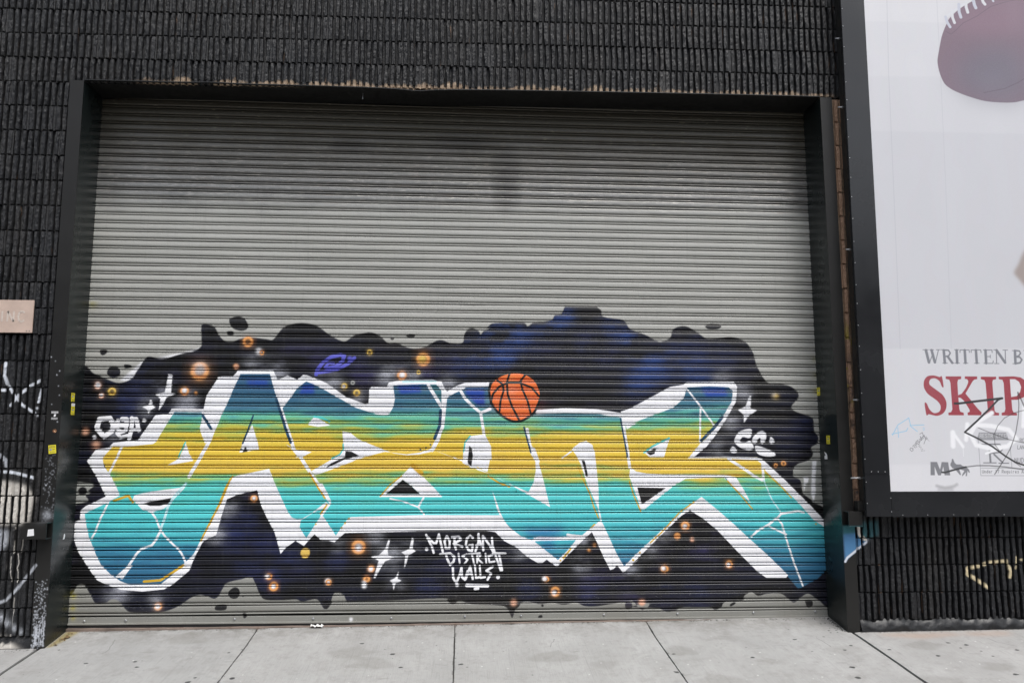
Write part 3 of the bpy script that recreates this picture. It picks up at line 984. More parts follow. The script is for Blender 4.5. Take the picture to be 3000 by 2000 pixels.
D spray*.6 1 0.589848 -3126 1382
D spray*.6 1 1.51505 -3055 1064
D spray*.6 1 0.865294 -3105 1351
D spray*.6 1 0.655657 -3093 1032
D spray*.6 1 0.798234 -3133 1097
D spray*.6 1 0.563 -3099 1254
D spray*.6 1 0.817573 -3109 939
D spray*.6 1 1.54421 -3133 1285
D spray*.6 1 1.22684 -3124 952
D spray*.6 1 0.780094 -3120 1125
D spray*.6 1 0.86866 -3125 1228
D spray*.6 1 0.565631 -3118 1285
D spray*.6 1 1.47052 -3069 1267
D spray*.6 1 0.664607 -3065 929
D spray*.6 1 0.855967 -3087 1315
D spray*.6 1 1.42231 -3121 922
D spray*.6 1 0.767843 -3092 1364
D spray*.6 1 1.35798 -3103 1345
D spray*.6 1 0.848057 -3104 1366
D spray*.6 1 0.556251 -3121 1342
D spray*.6 1 1.1803 -3105 1212
D spray*.6 1 0.75087 -3103 968
D spray*.6 1 0.821146 -3060 1138
D spray*.6 1 1.56768 -3085 1267
D spray*.6 1 0.72838 -3057 976
D spray*.6 1 1.29714 -3076 937
D spray*.6 1 1.15022 -3086 1322
D spray*.6 1 1.1121 -3059 1290
D spray*.6 1 0.54594 -3079 1170
D spray*.6 1 1.05754 -3065 1117
D spray*.6 1 1.09669 -3059 1065
D spray*.6 1 1.45582 -3140 1005
D spray*.6 1 1.35547 -3092 1153
D spray*.6 1 1.33116 -3125 1135
D spray*.6 1 0.819346 -3064 1000
D spray*.6 1 0.50342 -3083 952
D spray*.6 1 0.712992 -3095 1080
D spray*.6 1 1.1635 -3070 1388
D spray*.6 1 1.16432 -3111 1036
D spray*.6 1 1.00577 -3076 1271
D spray*.6 1 0.807162 -3135 1358
D spray*.6 1 1.14255 -3127 1125
D spray*.6 1 0.555519 -3105 1114
D spray*.6 1 0.80647 -3093 965
D spray*.6 1 0.520474 -3054 1212
D spray*.6 1 1.3983 -3094 1184
D spray*.6 1 0.613768 -3091 1226
D spray*.6 1 1.46829 -3103 1047
D spray*.6 1 0.759997 -3065 1257
D spray*.6 1 1.51856 -3100 1190
D spray*.6 1 0.70967 -3099 1221
D spray*.6 1 0.976277 -3077 1306
D spray*.6 1 1.35353 -3054 920
D spray*.6 1 0.72723 -3076 925
D spray*.6 1 0.982792 -3084 1383
D spray*.6 1 1.46114 -3081 1241
D spray*.6 1 1.46772 -3128 1201
D spray*.6 1 0.623978 -3092 930
D spray*.6 1 1.19574 -3061 1226
D spray*.6 1 1.32026 -3091 1094
D spray*.6 1 1.01052 -3096 957
D spray*.6 1 0.783611 -3090 1206
D spray*.6 1 1.09339 -3058 1049
D spray*.6 1 1.38115 -3106 1310
D spray*.6 1 1.54475 -3111 1172
D spray*.6 1 1.03896 -3129 900
D spray*.6 1 0.610511 -3072 925
D spray*.6 1 0.70232 -3114 998
D spray*.6 1 1.55491 -3096 1110
D spray*.6 1 0.756422 -3092 1250
D spray*.6 1 0.522425 -3089 1314
D spray*.6 1 0.646877 -3084 1216
D spray*.6 1 0.681646 -3113 995
D spray*.6 1 1.38418 -3076 1242
D spray*.6 1 0.897486 -3099 1139
D spray*.6 1 0.707569 -3087 984
D spray*.6 1 1.15236 -3051 936
D spray*.6 1 0.946888 -3110 1176
D spray*.6 1 1.18674 -3093 1151
D spray*.6 1 1.41137 -3061 1010
D spray*.6 1 1.32389 -3097 995
D spray*.6 1 0.610537 -3108 933
D spray*.6 1 1.20546 -3121 1201
D spray*.6 1 0.830583 -3120 1210
D spray*.6 1 0.766567 -3059 1021"""
POSTER_OPS="""P panel*.13 12 0 3329 4996 4725 5013 5292 5028 5044 2247 3289 2232 3335 3601
P panel*.13 12 0 3330 4510 5250 4555 5044 2247 3289 2232
P panel*.16 12 0 3329 4038 5205 4046 4962 1316 3239 1317
S panel*.5 4 3 3539 5273 3515 4531 3502 3605 3480 2233
S panel*.35 4 3 3975 5290 3963 4484 3946 3615 3903 2237
C ball 2 0 5003 4433 4671 4337 4566 4316 4445 4314 4324 4324 4206 4355 4117 4386 4041 4423 3990 4470 3959 4549 3946 4622 3946 4677 3967 4770 3992 4870 4021 4945 4046 4996 4070 5041 4149 5118 4265 5204 4522 5352 4760 5457 5220 5507 5512 5263 5476 4882 5267 4626
P ballgrey*.75 200 0 4092 4467 4105 4652 4296 4781 4544 4820 4721 4733 4692 4362 4446 4331 4207 4379
P ballpink*.6 120 0 4069 5022 4323 5156 4766 5298 4738 4951 4428 4910 4125 4949
S seam*.8 3 2 4038 4927 4079 4904 4125 4943 4190 5007 4317 5074 4447 5167 4573 5209 4763 5260
S seam*.8 5 3 4329 4395 4515 4437 4641 4496 4770 4580
S lace 3 11 4054 5065 4124 5117 4201 5170 4291 5224 4394 5284
S lace2 3 12 4041 5058 4053 5009 4075 4969
S lace 3 12 4100 5117 4102 5054 4116 5008
S lace2 3 13 4165 5175 4163 5106 4175 5060
S lace 3 13 4230 5228 4228 5152 4239 5106
S lace2 3 14 4294 5230 4303 5174 4313 5149
S lace 3 13 4372 5239 4382 5202 4396 5184
S lace2 3 10 4459 5249 4472 5215
C arm 26 0 4476 2856 4487 2891 4521 2941 4569 3035 4671 3147 4636 2711 4548 2765 4519 2802
S grey2 2 11.5 3691 2221 3710 2125
S grey2 1 3.5 3714 2121 3747 2195
S grey2 2 11 3738 2222 3759 2126
S grey2 1 3.5 3763 2121 3794 2222
S grey2 1 3 3666 2225 3711 2226
S grey2 1 3 3723 2226 3756 2226
S grey2 1 3 3777 2226 3810 2227
S grey2 2 11 3839 2222 3841 2122
S grey2 1 3 3818 2227 3856 2227
S grey2 1 3 3824 2119 3862 2119
S grey2 2 6 3846 2224 3878 2223 3892 2201 3878 2179 3847 2172
S grey2 2 10 3870 2170 3903 2122
S grey2 1 3 3894 2120 3917 2120
S grey2 2 11 3946 2223 3944 2123
S grey2 1 3 3928 2228 3964 2228
S grey2 1 3 3926 2120 3964 2120
S grey2 2 11 4013 2224 4013 2123
S grey2 1 3.5 3973 2206 3975 2226 4050 2227 4051 2207
S grey2 1 3 3995 2119 4033 2120
S grey2 2 11 4107 2225 4107 2124
S grey2 1 3.5 4066 2207 4067 2227 4147 2228 4149 2207
S grey2 1 3 4088 2120 4127 2120
S grey2 2 11 4187 2225 4185 2122
S grey2 1 3.5 4169 2228 4241 2228 4241 2208
S grey2 1 3.5 4187 2175 4223 2175
S grey2 1 3 4224 2187 4223 2164
S grey2 1 3.5 4167 2120 4241 2120 4246 2140
S grey2 1 4 4277 2226 4272 2121
S grey2 2 11 4280 2226 4343 2128
S grey2 1 4 4352 2228 4347 2121
S grey2 1 3 4256 2229 4286 2229
S grey2 1 3 4254 2119 4292 2119
S grey2 1 3 4332 2228 4373 2229
S grey2 2 11 4433 2223 4430 2122
S grey2 2 6 4437 2226 4471 2222 4479 2203 4461 2182 4435 2176
S grey2 2 7 4435 2175 4469 2173 4486 2152 4469 2126 4429 2120
S grey2 1 3 4411 2225 4439 2226
S grey2 1 3 4408 2119 4438 2119
S grey2 2 10 4523 2224 4545 2175 4545 2123
S grey2 1 3.5 4581 2224 4546 2174
S grey2 1 3 4508 2226 4541 2227
S grey2 1 3 4567 2227 4594 2227
C red 1 0 3818 1932 3804 1932 3789 1972 3760 1994 3738 1997 3715 1990 3702 1968 3705 1946 3729 1925 3765 1899 3805 1867 3828 1827 3834 1791 3823 1747 3795 1715 3753 1700 3719 1704 3682 1712 3663 1706 3654 1797 3671 1797 3689 1754 3717 1725 3743 1722 3770 1733 3783 1758 3781 1787 3760 1816 3728 1841 3685 1873 3661 1910 3655 1942 3663 1982 3690 2012 3732 2020 3762 2016 3791 2008 3810 2011
P red 1 0 3841 2013 3969 2014 3968 1993 3943 1988 3935 1966 3934 1862 3935 1846 3937 1755 3943 1733 3970 1724 3971 1704 3845 1704 3844 1724 3867 1729 3879 1751 3877 1962 3869 1986 3840 1993
P red 1 0 4000 2014 4102 2014 4101 1993 4077 1989 4061 1974 3996 1877 4015 1853 4088 1759 4119 1727 4114 1705 4003 1705 4002 1724 4022 1734 4019 1752 3979 1820 3954 1842 3933 1846 3935 1864 3964 1875 4001 1919 4022 1959 4026 1977 4017 1992 3998 1994
P red 1 0 4132 2012 4260 2013 4258 1993 4233 1988 4225 1968 4226 1814 4228 1738 4240 1727 4263 1724 4261 1704 4133 1704 4134 1725 4161 1730 4171 1756 4168 1960 4161 1985 4131 1993
P red 1 0 4281 2013 4407 2017 4464 2009 4507 1980 4523 1940 4512 1892 4482 1852 4430 1830 4374 1828 4375 1749 4385 1728 4411 1724 4411 1705 4284 1704 4285 1725 4309 1731 4318 1756 4319 1961 4311 1988 4281 1994
P paper 1 0 4373 1994 4417 1994 4449 1973 4463 1932 4451 1892 4421 1859 4373 1851
P film 1 0 3673 1338 3726 1338 3747 1279 3764 1338 3817 1336 3827 1234 3781 1234 3775 1303 3751 1234 3728 1234 3704 1303 3702 1235 3667 1235
P film 1 0 3849 1362 3859 1362 3870 1331 3884 1319 3918 1319 3935 1307 3964 1299 3984 1278 3989 1258 3982 1252 3971 1270 3963 1228 3951 1228 3959 1258 3925 1226 3924 1238 3945 1270 3903 1283 3915 1242 3908 1234 3885 1262 3873 1279 3848 1291 3833 1311 3836 1327 3845 1340
S grey2 1 1.6 4075 1540 4077 1232 4880 1229
S grey2 1 1.6 4083 1291 4885 1282
S grey2 1 1.6 4335 1471 4337 1295
S film 1 8 4163 1450 4164 1335
S film 1 4 4107 1331 4210 1331
S film 1 7 4198 1397 4262 1335
S film 1 4 4232 1328 4313 1328
S film 1 5 4105 1477 4251 1477 4275 1442 4247 1413 4169 1405
P film*.8 3 0 4085 1569 4309 1569 4327 1509 4067 1509
S paper 1 1.6 4091 1529 4093 1558 4104 1558 4107 1553 4107 1548 4103 1543 4092 1543
S paper 1 1.6 4099 1543 4106 1529
S paper 1 1.6 4130 1558 4115 1558 4113 1529 4128 1529
S paper 1 1.6 4114 1543 4125 1543
S paper 1 1.6 4152 1553 4149 1558 4141 1558 4137 1553 4137 1548 4151 1539 4151 1534 4147 1529 4139 1529 4136 1534
S paper 1 1.6 4160 1558 4175 1558
S paper 1 1.6 4168 1558 4165 1529
S paper 1 1.6 4181 1529 4183 1558 4194 1558 4197 1553 4197 1548 4193 1543 4182 1543
S paper 1 1.6 4189 1543 4195 1529
S paper 1 1.6 4210 1529 4212 1558
S paper 1 1.6 4242 1553 4239 1558 4231 1558 4227 1553 4226 1534 4229 1529 4236 1529 4240 1534
S paper 1 1.6 4250 1558 4265 1558
S paper 1 1.6 4257 1558 4255 1529
S paper 1 1.6 4287 1558 4273 1558 4270 1529 4285 1529
S paper 1 1.6 4271 1544 4282 1544
S paper 1 1.6 4293 1529 4295 1558 4306 1558 4309 1551 4308 1536 4304 1529 4293 1529
S film 1 2 4091 1275 4090 1255 4093 1251 4099 1251 4102 1255 4104 1275
S film 1 2 4108 1251 4109 1267
S film 1 2 4109 1263 4115 1267 4119 1265 4118 1251
S film 1 2 4138 1275 4136 1251
S film 1 2 4137 1263 4133 1267 4128 1264 4127 1254 4132 1251 4137 1255
S film 1 2 4146 1259 4155 1260 4154 1265 4150 1267 4146 1264 4146 1254 4150 1251 4155 1253
S film 1 2 4163 1251 4164 1267
S film 1 2 4164 1263 4169 1267 4172 1267
S film 1 2 4202 1271 4206 1275 4204 1251
S film 1 2 4217 1275 4230 1275 4220 1251
S film 1 2 4252 1251 4254 1275 4263 1275 4266 1271 4265 1267 4262 1263 4253 1263
S film 1 2 4259 1263 4264 1251
S film 1 2 4272 1259 4281 1260 4280 1265 4276 1267 4273 1264 4272 1254 4276 1251 4281 1253
S film 1 2 4298 1242 4300 1267
S film 1 2 4299 1263 4295 1267 4290 1264 4290 1254 4294 1251 4299 1255
S film 1 2 4309 1267 4308 1254 4312 1251 4317 1255
S film 1 2 4318 1267 4317 1251
S film 1 2 4330 1251 4331 1267
S film 1 2 4332 1273 4332 1274
S film 1 2 4343 1250 4345 1267
S film 1 2 4344 1263 4349 1267 4352 1266
S film 1 2 4362 1259 4371 1259 4370 1265 4367 1267 4363 1264 4362 1254 4366 1250 4371 1253
S film 1 2 4390 1265 4384 1267 4381 1264 4389 1256 4387 1251 4380 1252
S film 1 2 4414 1250 4422 1275 4427 1250
S film 1 2 4418 1259 4424 1259
S film 1 2 4444 1264 4440 1267 4435 1263 4434 1254 4438 1250 4443 1253
S film 1 2 4462 1264 4458 1267 4453 1263 4452 1254 4456 1250 4461 1253
S film 1 2 4475 1250 4470 1254 4471 1263 4476 1267 4480 1263 4480 1254 4475 1250
S film 1 2 4486 1250 4488 1267
S film 1 2 4487 1263 4491 1267 4494 1264 4493 1250
S film 1 2 4494 1264 4497 1267 4500 1264 4499 1250
S film 1 2 4505 1242 4507 1267
S film 1 2 4507 1263 4512 1267 4517 1264 4516 1254 4511 1250 4506 1254
S film 1 2 4535 1267 4534 1250
S film 1 2 4535 1263 4530 1267 4525 1264 4525 1254 4529 1250 4534 1254
S film 1 2 4541 1250 4542 1267
S film 1 2 4542 1263 4548 1267 4553 1264 4552 1250
S film 1 2 4562 1267 4565 1252
S film 1 2 4571 1267 4563 1242
S film 1 2 4583 1250 4585 1267
S film 1 2 4585 1272 4585 1274
S film 1 2 4595 1250 4597 1267
S film 1 2 4596 1263 4603 1267 4607 1264 4606 1250
S film 1 2.6 4363 1333 4366 1368 4381 1333 4384 1368
S film 1 2.6 4393 1368 4390 1339 4394 1333 4403 1333 4408 1339 4410 1368
S film 1 2.6 4417 1333 4419 1368 4433 1368 4436 1359 4435 1342 4430 1333 4417 1333
S film 1 2 4397 1468 4394 1440 4409 1440
S film 1 2 4413 1440 4423 1468 4428 1440
S film 1 2 4418 1449 4425 1449
S film 1 2 4432 1440 4435 1468 4447 1440 4449 1468
S film 1 2 4419 1493 4421 1522 4432 1522 4435 1518 4435 1513 4431 1508 4420 1508
S film 1 2 4427 1508 4433 1493
S film 1 2 4442 1494 4439 1498 4441 1518 4445 1522 4452 1522 4455 1518 4454 1498 4450 1494 4442 1494
S wht2*1. 16 19 3870 1568 3866 1462
S wht2*1. 12 12 3874 1564 3947 1458
S wht2*1. 16 17 3995 1633 3976 1513
S wht2*1. 14 17 4204 1724 4077 1651 4012 1556 4055 1470 4179 1441 4315 1462 4391 1522 4334 1591 4192 1621 4076 1629
S wht2*1. 8 8 4131 1404 4278 1449
S wht2 1 1.6 3947 1453 3946 1381
S wht2*1. 12 14 4474 1773 4453 1617
S mark 1 8.7 3902 1798 3936 1798 4050 1812 4298 1841
S mark 1 7.25 4296 1840 4263 1829 4198 1767 4077 1661 3969 1571
S mark 1 6.525 3969 1571 4060 1528 4154 1478 4186 1460 4288 1385 4370 1335 4496 1294
S mark*.75 1 4.06 4431 1888 4433 1793 4419 1684 4392 1575 4363 1503 4335 1442 4286 1368 4238 1303 4191 1242
S mark*.7 1 5.8 4433 1888 4498 1721
S mark*.7 1 3.19 4519 1750 4462 1744 4384 1724 4305 1684 4244 1622 4208 1550 4211 1482 4208 1475 4247 1421 4296 1380 4410 1303
S mark*.7 1 3.19 4084 1605 4205 1557 4330 1514 4479 1482
S mark 1 6.525 3761 1258 3786 1256 3851 1274 3960 1299
S mark*.7 1 5.075 3960 1299 4046 1309 4153 1309 4281 1299 4494 1270
S sky2 2 2.6 3376 1546 3425 1627 3498 1670 3517 1683 3530 1615 3581 1576
S sky2 2 2.6 3372 1555 3493 1580 3503 1602
S sky2 2 2.4 3522 1622 3638 1628
S sky2 2 2.4 3423 1606 3425 1529
S sky2 1 1.2 3629 1585 3630 1606 3638 1606 3640 1600 3639 1590 3637 1585 3629 1585
S pen 1 1.5 3533 1440 3520 1449 3511 1436 3523 1421 3537 1427 3536 1449
S pen 1 1.5 3534 1461 3548 1470 3547 1453 3560 1449
S pen 1 1.5 3553 1474 3562 1487 3571 1474 3557 1470 3569 1453
S pen 1 1.5 3563 1495 3584 1474 3563 1495 3581 1508 3580 1491 3599 1500 3586 1474
S pen 1 1.5 3591 1512 3604 1521 3608 1508 3595 1504 3613 1508 3601 1538 3620 1517 3627 1525 3619 1534
S pen 1 1.5 3624 1542 3636 1534 3633 1551 3644 1513 3628 1478
S pen 1 1.5 3598 1555 3621 1568 3628 1538 3618 1530
S pen 1 0.8 3641 1530 3657 1513 3650 1538 3641 1508 3662 1525 3641 1530 3674 1500
S pen 1 0.8 3579 1461 3597 1470 3587 1453 3605 1457 3599 1440 3617 1440 3603 1423 3634 1427
S smear*.45 22 9 3712 1153 3741 1145 3779 1138 3821 1143 3856 1151 3876 1163
S smear*.3 26 12 3731 1125 3782 1119 3833 1125"""
